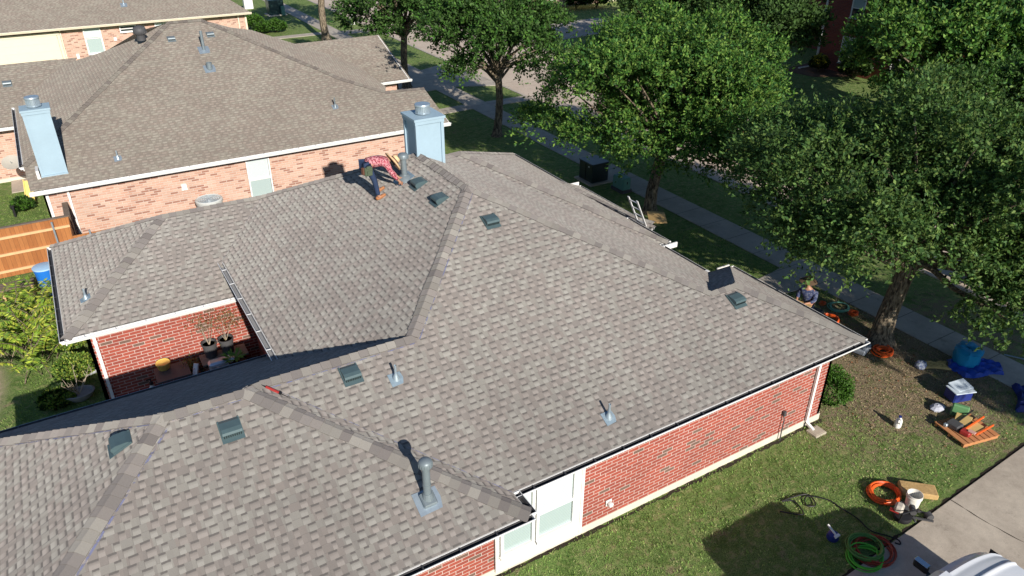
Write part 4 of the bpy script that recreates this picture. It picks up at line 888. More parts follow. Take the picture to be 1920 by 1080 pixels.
def camo(name, cols, sc=16):
    k = NT(name); p = k.pos(); n = k.noise(p, sc, 3, .7); n2 = k.noise(k.vec(n, 3.1, 2.2), 7, 2)
    c = k.mix(k.ss(n, .47, .5), cols[0], cols[1]); c = k.mix(k.ss(k.noise(p, sc*1.7, 3, .7), .53, .56), c, cols[2]); k.link(c, k.b.inputs['Base Color']); k.b.inputs['Roughness'].default_value = .85; return k.m
M['camo'] = camo('red and pink blotched shirt', [(.42, .07, .1), (.62, .28, .3), (.14, .02, .035)])
M['shaded_shirt'] = camo('blue shirt darkened for shade', [(.02, .03, .09), (.035, .05, .13), (.13, .15, .22)], 9)  # shirt blues painted darker in place of the shade he stands in
# --- worker bent over the vent pipe on the west slope
zr = lambda x, y: zp(PW, x, y)
fx, fy = 6.86, 18.72; F = zr(fx, fy); P1 = thing('person', 'worker bent double at the roof pipe, pink patterned shirt, dark jeans and straw hat', 'person', (fx, fy, F))
f2x, f2y = 6.98, 19.08; G = zr(f2x, f2y)
Lf, Rf = Vector((fx, fy, F+.1)), Vector((f2x, f2y, G+.1))
hip = Vector((6.64, 18.93, F+1.0)); hl, hr_ = hip+Vector((.02, -.13, -.02)), hip+Vector((.02, .13, -.02))
kl, kr = Vector((6.80, 18.74, F+.56)), Vector((6.88, 19.08, G+.53))
ch_ = Vector((7.03, 18.9, F+1.13)); nk = Vector((7.26, 18.86, F+1.1)); hd = Vector((7.42, 18.83, F+.99))
sl, sr = Vector((7.15, 18.68, F+1.05)), Vector((7.17, 19.05, F+1.03)); el, er_ = Vector((7.22, 18.52, F+.78)), Vector((7.3, 18.98, F+.78)); wl, wr_ = Vector((7.42, 18.5, F+.53)), Vector((7.5, 18.76, F+.54))
J = [(hip, .13), (hip.lerp(ch_, .5), .135), (ch_, .15), (nk, .06), (hd.lerp(nk, .5), .06), (hd, .1), (hd+Vector((.07, 0, -.06)), .085),
     (hl, .1), (kl, .07), (kl.lerp(Lf, .6), .058), (Lf, .045), (Lf+Vector((.17, -.02, -.03)), .04),
     (hr_, .1), (kr, .07), (kr.lerp(Rf, .6), .058), (Rf, .045), (Rf+Vector((.17, .0, -.01)), .04),
     (sl, .075), (el, .05), (wl, .032), (sr, .075), (er_, .05), (wr_, .032)]
J = [(tuple(p), r) for p, r in J]
E_ = [(0, 1), (1, 2), (2, 3), (3, 4), (4, 5), (5, 6), (0, 7), (7, 8), (8, 9), (9, 10), (10, 11), (0, 12), (12, 13), (13, 14), (14, 15), (15, 16), (2, 17), (17, 18), (18, 19), (2, 20), (20, 21), (21, 22)]
hand(J, E_, 19, wl, (.55, -.05, -.6), (.1, .6, -.4), 1.15); hand(J, E_, 22, wr_, (.5, -.15, -.5), (0, -.7, -.4), 1.15)
skin_mesh('body', J, E_, M['skin'], P1)
sh = [(hip+Vector((-.03, 0, .02)), .17), (hip.lerp(ch_, .5)+Vector((0, 0, .01)), .185), (ch_+Vector((0, 0, .005)), .195), (nk-Vector((.05, 0, 0)), .09), (sl, .115), (sl.lerp(el, .6), .088), (el.lerp(wl, .1), .07), (el.lerp(wl, .85), .05), (sr, .1), (sr.lerp(er_, .6), .078), (er_.lerp(wr_, .1), .07), (er_.lerp(wr_, .85), .05)]
skin_mesh('shirt', [(tuple(p), r) for p, r in sh], [(0, 1), (1, 2), (2, 3), (2, 4), (4, 5), (5, 6), (6, 7), (2, 8), (8, 9), (9, 10), (10, 11)], M['camo'], P1)
tr_ = [(hip+Vector((-.02, 0, -.01)), .15), (hl, .115), (hl.lerp(kl, .55), .098), (kl, .083), (kl.lerp(Lf, .5), .074), (Lf+Vector((0, 0, .03)), .068), (hr_, .115), (hr_.lerp(kr, .55), .098), (kr, .083), (kr.lerp(Rf, .5), .074), (Rf+Vector((0, 0, .03)), .068)]
skin_mesh('jeans', [(tuple(p), r) for p, r in tr_], [(0, 1), (1, 2), (2, 3), (3, 4), (4, 5), (0, 6), (6, 7), (7, 8), (8, 9), (9, 10)], M['denim'], P1)
for a in (Lf, Rf):
    q = Vector((a.x, a.y, zr(a.x, a.y)+.045)); t = Vector((.2, -.03, .2*PW[0]))
    skin_mesh('boot', [(tuple(q-t*.25+Vector((0, 0, .1))), .062), (tuple(q-t*.25), .06), (tuple(q+t*.5), (.055, .045)), (tuple(q+t*1.05), (.048, .034))], [(0, 1), (1, 2), (2, 3)], M['boot'], P1)
hm = Matrix.Translation(hd+Vector((.03, 0, .03))) @ Matrix.Rotation(R(58), 4, 'Y')
mb = MB(); mb.lathe([(.3, -.05), (.27, -.015), (.2, .0), (.125, .01), (.12, .06), (.105, .12), (.06, .14), (0, .135)], (0, 0, 0), 24, 1.05, .95); mb.lathe([(0, .128), (.1, .11), (.112, .05), (.12, .0), (.2, -.01), (.27, -.025), (.3, -.058)], (0, 0, 0), 24, 1.05, .95); mb.xform(hm); mb.build('hat', M['straw'], P1, smooth=True)
mb = MB(); mb.lathe([(.128, .012), (.126, .045), (.12, .045), (.12, .012)], (0, 0, 0), 24, 1.05, .95); mb.xform(hm); mb.build('hat_band', M['brownl'], P1)
mb = MB(); mb.lathe([(0, -.09), (.09, -.07), (.105, 0), (.09, .06), (0, .08)], (0, 0, 0), 14); mb.xform(Matrix.Translation(hd+Vector((-.005, 0, .0))) @ Matrix.Rotation(R(50), 4, 'Y')); mb.build('hair', M['hair'], P1, smooth=True)
bp = MB(); bp.box(hip+Vector((.0, -.2, -.12)), (.24, .09, .24), .1, bev=.02); bp.box(hip+Vector((.02, -.255, -.16)), (.15, .05, .14), .1, bev=.015); bp.box(hip+Vector((-.0, -.25, .0)), (.13, .03, .08), .1, bev=.01)
bp.build('tool_pouch', M['bag'], P1); mb = MB(); mb.box(hip+Vector((-.13, -.17, -.1)), (.09, .1, .2), .4, bev=.015); mb.build('side_pouch', M['brownl'], P1)
mb = MB(); mb.lathe([(.0, 0), (.16, 0)], (0, 0, 0), 6); 
bl = MB(); bl.tube([hip+Vector((.05, .17*math.sin(t), .0))+Vector((.0, 0, .165*math.cos(t))) for t in [i*math.pi/8 for i in range(16)]], .022, 6, closed=True); bl.build('belt', M['brownl'], P1)
# --- second worker standing in the shade before the house front
gx, gy = 19.15, 13.2
P2 = thing('person', 'man standing in shade beyond the roof corner in blue shirt and hat, holding board', 'person', (gx, gy, 0))
b = Vector((gx, gy, 0)); V = Vector
def at(x, y, z): return (gx+x, gy+y, z)
J = [(at(0, 0, 1.02), .14), (at(-.03, .02, 1.25), .135), (at(-.05, .03, 1.48), .155), (at(-.08, .04, 1.63), .06), (at(-.1, .05, 1.7), .06), (at(-.12, .06, 1.8), .1), (at(-.13, .07, 1.87), .085),
     (at(.06, -.1, .95), .1), (at(.03, -.12, .53), .07), (at(.06, -.13, .1), .048), (at(-.1, -.13, .05), .04), (at(-.06, .1, .95), .1), (at(-.08, .13, .53), .07), (at(-.02, .13, .1), .048), (at(-.18, .14, .05), .04),
     (at(.03, -.2, 1.5), .07), (at(-.06, -.27, 1.22), .05), (at(-.3, -.16, 1.18), .034), (at(-.13, .24, 1.5), .07), (at(-.2, .28, 1.22), .05), (at(-.4, .14, 1.2), .034)]
E_ = [(0, 1), (1, 2), (2, 3), (3, 4), (4, 5), (5, 6), (0, 7), (7, 8), (8, 9), (9, 10), (0, 11), (11, 12), (12, 13), (13, 14), (2, 15), (15, 16), (16, 17), (2, 18), (18, 19), (19, 20)]
hand(J, E_, 17, J[17][0], (-1, .2, 0), (0, .3, -1), 1.1); hand(J, E_, 20, J[20][0], (-1, -.2, 0), (0, -.3, -1), 1.1)
skin_mesh('body', J, E_, M['skin'], P2)
sh = [(at(0, 0, .95), .165), (at(-.02, .02, 1.25), .165), (at(-.05, .03, 1.47), .18), (at(-.07, .04, 1.58), .09), (at(.03, -.2, 1.49), .1), (at(-.05, -.26, 1.25), .075), (at(-.2, -.2, 1.2), .055), (at(-.13, .24, 1.49), .1), (at(-.2, .27, 1.25), .075), (at(-.3, .2, 1.21), .055)]
skin_mesh('shirt', sh, [(0, 1), (1, 2), (2, 3), (2, 4), (4, 5), (5, 6), (2, 7), (7, 8), (8, 9)], M['shaded_shirt'], P2)
skin_mesh('jeans', [(at(0, 0, .98), .15), (at(.06, -.1, .9), .115), (at(.03, -.12, .53), .085), (at(.06, -.13, .12), .07), (at(-.06, .1, .9), .115), (at(-.08, .13, .53), .085), (at(-.02, .13, .12), .07)], [(0, 1), (1, 2), (2, 3), (0, 4), (4, 5), (5, 6)], M['denim'], P2)
mb = MB(); mb.lathe([(.28, -.03), (.2, 0), (.125, .01), (.12, .1), (.06, .13), (0, .13)], at(-.12, .06, 1.88), 22); mb.lathe([(0, .12), (.11, .09), (.115, .0), (.2, -.01), (.28, -.04)], at(-.12, .06, 1.88), 22); mb.build('hat', M['shaded_hat'], P2, smooth=True)
M['ply'] = plain('yellow brown plywood', (.46, .3, .12), .8, var=.3, scale=5, bump=.003)
mb = MB(); mb.box(at(-.55, -.02, 1.16), (.5, .75, .03), .2); tag(mb.build('board', M['ply'], loc=at(-.55, -.02, 1.16)), 'small yellow board held out in the hands of the man in the tree shade', 'board')

# ================================================================ things on the roof
def one(name, mb, mat, label, cat, loc, group=None, smooth=False): return tag(mb.build(name, mat, loc=loc, smooth=smooth), label, cat, group)
M['red'] = plain('red plastic', (.36, .035, .03), .45, var=.1); M['orange'] = plain('orange hose rubber', (.8, .12, .02), .45, var=.1, scale=12)
M['ghose'] = plain('green hose', (.09, .24, .05), .45, var=.15); M['bright'] = plain('bright green hose', (.1, .5, .04), .45, var=.1); M['rhose'] = plain('dull red hose', (.35, .05, .025), .5, var=.15)
M['blue'] = plain('blue tarpaulin', (.02, .07, .42), .45, var=.25, scale=4, bump=.01); M['cyan'] = plain('cyan tarpaulin', (.015, .3, .55), .4, var=.15, scale=5, bump=.01); M['navy'] = plain('navy blue plastic', (.02, .035, .2), .45); M['barrelb'] = plain('blue barrel plastic', (.02, .18, .62), .4, var=.1)
cg = V3((2.12, 12.72), PS); c = Vector(cg)+Vector((0, 0, .05)); cgT = thing('caulking_gun', 'red caulking gun with black trigger lying on the hip ridge', 'caulking gun', tuple(c)); dx = Vector((.19, -.2, -.09)).normalized()
a0, a1 = c-dx*.17, c+dx*.12; mb = MB(); mb.cyl(a0, a1, .033, n=12); mb.build('tube', M['red'], cgT); mb = MB(); mb.cyl(a0-dx*.12, a0, .006, .018, n=8); mb.build('nozzle', M['black'], cgT)
mb = MB(); mb.bar(a1, a1+dx*.05, .05, .07); mb.bar(a1+dx*.02, a1+dx*.02+Vector((-.06, -.13, -.035)), .022, .03); mb.bar(a1+dx*.0, a1-dx*.04+Vector((-.09, -.07, -.02)), .018, .02); mb.cyl(a1, a1+dx*.2, .007, n=6); mb.build('handle', M['black'], cgT)
# extension ladder leaning on the street side gutter
LD = thing('extension_ladder', 'aluminium extension ladder whose top sticks up past the entry roof eave', 'ladder', (17.4, 18.0, 0))
f0, f1, t0, t1 = Vector((17.35, 17.85, .0)), Vector((17.35, 18.3, .0)), Vector((15.52, 17.82, 3.72)), Vector((15.52, 18.27, 3.72))
for a, b_ in ((f0, t0), (f1, t1)): mb = MB(); mb.bar(a, b_, .03, .08, up=(0, 1, 0)); mb.build('rail', M['alu'], LD)
for i in range(1, 14): s_ = i/13.4; mb = MB(); mb.cyl(f0.lerp(t0, s_), f1.lerp(t1, s_), .018, n=8); mb.build('rung', M['alu'], LD)
one('sheathing_board', MB().bar((16.5, 17.75, 2.72), (17.2, 18.7, 2.62), .62, .03), M['ply'], 'stained sheet of roof sheathing propped beyond the ladder top', 'board', (17, 18.5, 2))
one('sawhorse', MB().bar((16.9, 18.3, 1.75), (17.4, 19.3, 1.7), .1, .1).bar((16.95, 18.35, 1.75), (16.7, 18.3, 0), .06, .06).bar((16.95, 18.35, 1.75), (17.3, 18.2, 0), .06, .06).bar((17.35, 19.2, 1.72), (17.1, 19.3, 0), .06, .06).bar((17.35, 19.2, 1.72), (17.7, 19.2, 0), .06, .06), M['greyw'], 'timber trestle carrying the sheet of sheathing beyond the ladder', 'trestle', (17, 18.8, 0))

# ================================================================ between the houses, back yard
AC = thing('air_conditioner', 'round white outdoor air conditioner against the pale brick wall', 'air conditioner', (4.15, 31.75, 0))
c = (4.15, 31.75, 0); mb = MB(); mb.lathe([(.5, .05), (.52, .1), (.52, .78), (.55, .82), (.55, .9), (.5, .93), (.44, .9)], c, 32); mb.build('housing', plain('pale grey enamel', (.55, .57, .55), .45), AC, smooth=True)
mb = MB(); mb.lathe([(0, .8), (.44, .8)], c, 24); mb.build('fan_well', M['dkgrey'], AC); mb = MB()
for r_ in (.08, .17, .26, .35, .43): mb.tube([(c[0]+r_*math.cos(t*math.pi/12), c[1]+r_*math.sin(t*math.pi/12), .91) for t in range(24)], .008, 4, closed=True)
for t in range(8): mb.bar((c[0], c[1], .915), (c[0]+.45*math.cos(t*.785), c[1]+.45*math.sin(t*.785), .905), .012, .01)
mb.build('grille', M['galv'], AC); mb = MB()
for t in range(4): a_ = t*1.571; mb.poly([(c[0], c[1], .85), (c[0]+.4*math.cos(a_), c[1]+.4*math.sin(a_), .83), (c[0]+.4*math.cos(a_+.6), c[1]+.4*math.sin(a_+.6), .88)])
mb.build('fan_blade', M['galv'], AC); mb = MB(); mb.box((c[0], c[1], .03), (1.3, 1.3, .06)); mb.build('pad', M['found'], AC); AC.scale = (1, 1, 1.36); AC.location.y -= .1
one('electrical_box', MB().box((3.35, 31.65, .6), (.5, .3, .6), bev=.02), M['dkgrey'], 'small dark box left of the round air conditioner', 'box', (3.35, 31.65, 0))
# cedar fence
FN = thing('wooden_fence', 'new orange stained cedar fence with pale rails at the left edge', 'fence', (-4, 30.7, 0))
mb = MB(); mb.box((-5.0, 30.75, 1.0), (8.1, .025, 1.9)); mb.build('boards', M['cedar'], FN, loc=(-5, 30.75, 0))
for z in (.3, .95, 1.6): mb = MB(); mb.box((-5.0, 30.69, z), (8.1, .07, .09)); mb.build('rail', M['cedarp'], FN)
mb = MB(); mb.box((-5.0, 30.74, 1.98), (8.15, .14, .035)); mb.build('cap_rail', M['greyw'], FN)
for x in (-1.55, -3.9, -6.3): mb = MB(); mb.cyl((x, 30.62, 0), (x, 30.62, 1.85), .035, n=10); mb.lathe([(.04, 0), (.04, .03), (0, .05)], (x, 30.62, 1.85), 10); mb.build('post', M['galv'], FN)
F2 = thing('wooden_fence', 'cedar fence return running between the two houses beside the pale brick wall', 'fence', (-1, 29.7, 0))
mb = MB(); mb.box((-.97, 29.75, 1.0), (.025, 2.0, 1.9)); mb.build('boards', M['cedar'], F2); mb = MB(); mb.box((1.0, 28.75, 1.0), (3.9, .025, 1.9)); mb.build('boards', M['cedar'], F2); mb = MB(); mb.box((1.0, 28.68, 1.6), (3.9, .06, .09)); mb.build('rail', M['cedarp'], F2)
mb = MB(); mb.cyl((-.4, 28.62, 0), (-.4, 28.62, 2.1), .035, n=10); mb.build('post', M['galv'], F2)
F3 = thing('wooden_fence', 'weathered grey brown fence end seen edge on against the pale brick corner', 'fence', (-1, 31.5, 0)); mb = MB(); mb.box((-1.0, 31.5, .98), (.16, 1.5, 1.9)); mb.build('boards', M['greyw'], F3); mb = MB(); mb.box((-1.0, 31.5, 1.95), (.2, 1.52, .04)); mb.build('cap_rail', M['greyw'], F3)
BR = thing('barrel', 'tall blue plastic barrel at the west eave corner beside the cedar fence', 'barrel', (-2.02, 28.75, 0)); c = (-2.1, 28.5, 0)
mb = MB(); mb.lathe([(.24, 0), (.27, .05), (.3, .5), (.33, .95), (.35, 1.1), (.35, 1.14), (.32, 1.14), (.31, 1.05), (.0, 1.04)], c, 28); mb.build('body', M['barrelb'], BR, smooth=True); mb = MB(); mb.lathe([(.34, 1.1), (.365, 1.11), (.365, 1.15), (.34, 1.16)], c, 28); mb.build('rim', plain('pale blue rim', (.4, .6, .8), .4), BR, smooth=True)
BN_ = thing('bench', 'weathered wooden bench in front of the cedar fence, behind the arching shrub', 'bench', (-3.1, 29.0, 0))
mb = MB()
for i in range(4): mb.box((-3.1, 28.75+i*.15, .47), (1.1, .13, .04))
mb.build('seat', M['greyw'], BN_)
for x in (-3.55, -2.65): mb = MB(); mb.box((x, 28.98, .23), (.08, .5, .45)); mb.build('leg', M['cedarp'], BN_)
# planter with bare twigs, stones
PL = thing('planter_basin', 'grey stone planter bowl holding bare twigs at the wall foot', 'planter', (-1.75, 21.15, 0)); mb = MB(); mb.lathe([(.16, 0), (.3, .1), (.37, .24), (.39, .27), (.34, .28), (.3, .2), (0, .19)], (-1.75, 21.25, 0), 22, 1.1, .8); mb.build('bowl', plain('pale stone', (.3, .3, .29), .9, var=.3, scale=8, bump=.01), PL, smooth=True)
rnd = random.Random(4)
def twigs(par, c, n, h, sp, mat, r=.01, seed=1):
    rnd = random.Random(seed); mb = MB()
    for i in range(n):
        a_ = rnd.uniform(0, 6.28); x, y = math.cos(a_)*sp, math.sin(a_)*sp; q = [Vector(c)]
        for s_ in range(1, 6): q.append(Vector((c[0]+x*s_/5*rnd.uniform(.8, 1.1), c[1]+y*s_/5*rnd.uniform(.8, 1.1), c[2]+h*s_/5*rnd.uniform(.85, 1.05))))
        mb.tube(q, [r, r*.8, r*.7, r*.5, r*.4, r*.25], 5)
        for s_ in (2, 3, 4):
            b_ = q[s_]; mb.tube([b_, b_+Vector((rnd.uniform(-.2, .2), rnd.uniform(-.2, .2), rnd.uniform(.05, .25)))*sp*1.3], [r*.5, r*.2], 4)
    mb.build('twigs', mat, par)
M['twig'] = plain('bare grey twigs', (.4, .33, .25), .85)
twigs(PL, (-1.75, 21.15, .25), 7, .8, .55, M['twig'], .014, 3)
for i in range(7):
    x, y = -1.35+rnd.uniform(-.16, .16), 22.6+rnd.uniform(-.25, .25); mb = MB(); mb.lathe([(0, 0), (.09, .02), (.11, .07), (.07, .12), (0, .13)], (x, y, .03), 7, 1.1, .8, i)
    one('rock', mb, plain('grey white rock', (.4, .42, .44), .9, var=.3, scale=9) if i == 0 else bpy.data.materials['grey white rock'], 'grey white rock in the small heap at the wall corner under the west eave', 'rock', (x, y, 0), 'rocks heaped at the wall corner')
# courtyard
GR = thing('barbecue_grill', 'stainless gas grill with grey side shelf in the courtyard, flower pots standing on it', 'grill', (2.1, 19.77, 0))
M['steel'] = plain('brushed steel', (.5, .55, .62), .3, metal=.6, var=.15); M['shelf'] = plain('dusty grey shelf', (.2, .2, .17), .7, var=.35, scale=9)
mb = MB(); mb.box((2.1, 19.72, .45), (1.15, .6, .8), bev=.02); mb.build('cabinet', M['black'], GR); mb = MB(); mb.box((2, 19.52, 1.0), (.75, .3, .26), bev=.06); mb.build('lid', M['steel'], GR)
mb = MB(); mb.box((2.15, 20.04, .9), (1.3, .6, .06), bev=.01); mb.build('shelf', M['shelf'], GR); mb = MB()
for x in (1.85, 2.15): mb.cyl((x, 19.35, 1.0), (x, 19.38, 1.0), .035, n=10)
mb.build('knob', M['gutw'], GR); mb = MB(); mb.tube([(1.73, 19.37, 1.05), (1.73, 19.3, 1.07), (2.25, 19.3, 1.07), (2.25, 19.37, 1.05)], .013, 6); mb.build('handle', M['galv'], GR)
mb = MB(); mb.cyl((1.58, 19.95, .08), (1.53, 19.95, .08), .08, n=14); mb.build('wheel', M['black'], GR)
def pot(name, label, c, r, h, mat, grp=None, taper=.78):
    o = thing(name, label, 'plant pot', c, grp); mb = MB(); mb.lathe([(r*taper, 0), (r*.96, h*.86), (r*1.04, h*.87), (r*1.06, h), (r*.95, h), (r*.9, h*.85), (0, h*.84)], c, 24); mb.build('pot', mat, o, smooth=True)
    mb = MB(); mb.lathe([(0, h*.86), (r*.9, h*.86)], c, 16); mb.build('soil', M['soil'], o); return o
p_ = pot('plant_pot', 'left dark grey pot with dry branching plant on the grill shelf', (1.83, 20.14, .93), .21, .46, M['dkgrey'], 'dark grey pots on the grill'); twigs(p_, (1.83, 20.14, 1.3), 5, .85, .3, M['twig'], .01, 5)
rng = np.random.default_rng(3); Pq = np.array([(0, 0, .75)])+rng.normal(size=(420, 3))*np.array([.24, .16, .2]); leaves_mesh('leaves', Pq+np.array([0, 0, .4]), rng.normal(size=(420, 3)), .05, [(.25, .18, .08), (.16, .15, .05)], 2, .5, 'leafb', p_)
p_ = pot('plant_pot', 'right dark grey pot with dry leaning plant on the grill shelf', (2.3, 20.14, .93), .21, .46, M['dkgrey'], 'dark grey pots on the grill'); twigs(p_, (2.3, 20.14, 1.3), 5, .85, .4, M['twig'], .01, 8)
Pq = np.array([(.22, 0, 1.0)])+rng.normal(size=(520, 3))*np.array([.22, .16, .24]); leaves_mesh('leaves', Pq, rng.normal(size=(520, 3)), .05, [(.25, .18, .08), (.2, .17, .05)], 2, .5, 'leafb', p_)
p_ = pot('plant_pot', 'brown pot with small bushy orange green plant left of the grill', (1.2, 20.12, .4), .2, .3, M['brownl']); Pq = rng.normal(size=(900, 3))*np.array([.14, .14, .11])+np.array([0, 0, .42]); leaves_mesh('leaves', Pq, rng.normal(size=(900, 3)), .05, [(.22, .2, .05), (.12, .16, .04), (.3, .14, .06)], 2, .5, 'leafb', p_)
one('crate', MB().box((1.2, 20.12, .2), (.5, .5, .4), bev=.01), M['brownl'], 'brown crate under the bushy potted plant in the courtyard', 'crate', (1.2, 20.12, 0))
p_ = pot('plant_pot', 'potted plant with green star shaped leaves in front of the grill', (2.3, 19.32, .85), .16, .25, M['black']); Pq = []; Dq = []
for i in range(16):
    a_ = i*.8; d_ = Vector((math.cos(a_), math.sin(a_), .35))
    for s_ in range(6): Pq.append(d_*(.05+.03*s_)+Vector((0, 0, .3))); Dq.append(d_+Vector((rng.normal()*.3, rng.normal()*.3, 0)))
leaves_mesh('leaves', np.array(Pq), np.array(Dq), .2, [(.1, .28, .05), (.15, .34, .07)], 2, .25, 'leafb', p_, up=2)
one('stool', MB().box((2.3, 19.32, .82), (.4, .4, .05)).bar((2.15, 19.17, .8), (2.11, 19.13, 0), .04, .04).bar((2.45, 19.17, .8), (2.49, 19.13, 0), .04, .04).bar((2.15, 19.47, .8), (2.11, 19.51, 0), .04, .04).bar((2.45, 19.47, .8), (2.49, 19.51, 0), .04, .04), M['black'], 'black stool under the star leaved potted plant', 'stool', (2.3, 19.32, 0))
p_ = thing('flower_basket', 'ribbed yellow basket planter standing on the dark patio table', 'basket', (.53, 20.17, .93)); mb = MB(); mb.lathe([(.14, 0), (.18, .18), (.2, .2), (.19, .22), (.165, .2), (0, .18)], (.53, 20.17, .93), 18)
for i in range(18): a_ = i*math.pi/9; mb.bar((.53+.145*math.cos(a_), 20.17+.145*math.sin(a_), .94), (.53+.188*math.cos(a_), 20.17+.188*math.sin(a_), 1.11), .014, .014)
mb.build('basket', plain('yellow wicker', (.75, .5, .13), .6), p_)
T_ = thing('patio_table', 'dark patio table under the yellow basket in the courtyard', 'table', (.7, 19.92, 0)); mb = MB(); mb.box((.7, 19.92, .9), (.9, .8, .05), bev=.01); mb.build('tabletop', M['dkgrey'], T_)
for dx_ in (-.38, .38):
    for dy_ in (-.33, .33): mb = MB(); mb.box((.7+dx_, 19.92+dy_, .44), (.05, .05, .88)); mb.build('leg', M['black'], T_)
one('gutter_offcut', MB().bar((1, 19.32, .15), (1.35, 19.77, 1.05), .13, .07), M['gutw'], 'white offcut of gutter leaning in the shaded courtyard', 'gutter piece', (1.15, 19.52, 0))
p_ = thing('gas_bottle', 'white bottle with dark pump top standing by the shaded brick wall', 'bottle', (.1, 20.1, 0)); mb = MB(); mb.lathe([(.09, 0), (.1, .05), (.1, .42), (.05, .5), (.05, .54)], (.1, 20.1, .03), 16); mb.build('bottle', M['white'], p_, smooth=True); mb = MB(); mb.lathe([(.05, .54), (.05, .62), (.02, .64), (.02, .74)], (.1, 20.1, .03), 10); mb.box((.06, 20.08, .78), (.14, .04, .04)); mb.build('pump', M['black'], p_)
# neighbour yard bits
p_ = thing('satellite_dish', 'pale satellite dish on the far wall left of the blue chimney', 'satellite dish', (-2.7, 39.0, 1.6)); mb = MB(); mb.lathe([(0, 0), (.2, .02), (.38, .09), (.4, .1), (.2, .035), (0, .015)], (0, 0, 0), 20); mb.xform(Matrix.Translation((-2.72, 39.0, 1.75)) @ Matrix.Rotation(R(35), 4, 'X')); mb.build('dish', plain('beige dish', (.45, .42, .36), .6), p_, smooth=True); mb = MB(); mb.tube([(-2.72, 39.05, 1.7), (-2.6, 39.3, 1.5), (-2.3, 39.3, 1.4), (-2.3, 39.3, 0)], .025, 6); mb.tube([(-2.72, 39.0, 1.75), (-2.75, 38.6, 2.0)], .012, 5); mb.build('mast', M['galv'], p_)
one('plastic_slide', MB().bar((-2.35, 38.9, .9), (-2.45, 38.0, .12), .32, .05).bar((-2.51, 38.9, .96), (-2.61, 38.0, .18), .04, .1).bar((-2.19, 38.9, .96), (-2.29, 38.0, .18), .04, .1).bar((-2.25, 38.95, .9), (-2.25, 38.95, 0), .06, .06), plain('yellow plastic', (.8, .62, .2), .5), 'small yellow plastic slide by the path in the neighbour yard', 'slide', (-2.4, 38.5, 0))
one('bollard_light', MB().cyl((-3.1, 37.0, 0), (-3.1, 37.0, .45), .05, n=10).cyl((-3.1, 37.0, .45), (-3.1, 37.0, .52), .08, n=10), M['black'], 'short black garden light on the neighbour lawn', 'garden light', (-3.1, 37.0, 0))

# ================================================================ utility boxes
_o = 0; U1 = thing('transformer_box', 'big near black utility cabinet on a concrete pad beside the pavement', 'utility box', (21.25, 27.75, 0)); M['ublack'] = plain('dark green black enamel', (.018, .03, .032), .35, var=.2, spec=.6)
mb = MB(); mb.box((21.25, 27.75, .53), (.98, 1.08, .92), bev=.03); mb.build('cabinet', M['ublack'], U1); mb = MB(); mb.box((21.25, 27.75, 1.01), (1.04, 1.14, .05), bev=.015); mb.build('lid', M['ublack'], U1); mb = MB(); mb.box((21.25, 27.75, .04), (1.3, 1.4, .08)); mb.build('pad', M['drive'], U1)
mb = MB(); mb.box((20.755, 27.5, .85), (.012, .08, .06)); mb.build('warning_label', M['gutw'], U1); mb = MB(); mb.box((20.75, 27.75, .55), (.02, .02, .8)); mb.build('handle', M['black'], U1)
U2 = thing('telecom_pedestal', 'pale green utility pedestal box next to the black cabinet', 'utility box', (21.6, 26.0, 0)); M['ugreen'] = plain('sea green enamel', (.13, .3, .24), .5, var=.1)
mb = MB(); mb.box((21.6, 26.0, .42), (.5, .82, .62), bev=.06); mb.build('cover', M['ugreen'], U2); mb = MB(); mb.box((21.6, 26.0, .08), (.56, .88, .16)); mb.build('base', M['dkgrey'], U2); mb = MB(); mb.box((21.6, 25.58, .5), (.05, .012, .12)); mb.build('lock', M['black'], U2)
U3 = thing('transformer_box', 'dark green utility cabinet on the far lawn at the top left', 'utility box', (20.7, 81.5, 0)); mb = MB(); mb.box((20.7, 81.5, .8), (1.5, 1.3, 1.4), bev=.04); mb.build('cabinet', plain('dark green enamel', (.03, .075, .07), .35), U3); mb = MB(); mb.box((20.7, 81.5, .05), (1.9, 1.7, .1)); mb.build('pad', M['found'], U3); mb = MB(); mb.box((21.2, 80.5, .5), (.35, .3, .9), bev=.03); mb.build('side_box', M['ugreen'], U3)
one('marker_post', MB().cyl((21.6, 84, 0), (21.6, 84, 1.4), .06, n=8), M['white'], 'white marker post behind the far green utility cabinet', 'post', (21.6, 84, 0))
one('mailbox', MB().box((25.6, 72.5, .6), (.3, .3, 1.2)).box((25.6, 72.5, 1.3), (.45, .6, .35), bev=.05), M['white'], 'white mailbox at the kerb behind the farthest street tree', 'mailbox', (25.6, 72.5, 0))
one('utility_cabinet', MB().box((19.2, 86.5, .5), (.9, .6, 1.), bev=.03), M['white'], 'small white cabinet at the very top edge of the far lawn', 'utility box', (19.2, 86.5, 0))
one('meter_box', MB().box((15.32, 9.42, .03), (.42, .34, .07), bev=.01).box((15.32, 9.42, .068), (.34, .26, .012)), plain('concrete meter lid', (.42, .38, .3), .9, var=.2), 'concrete water meter lid in the grass by the wall corner', 'meter lid', (15.32, 9.42, 0))

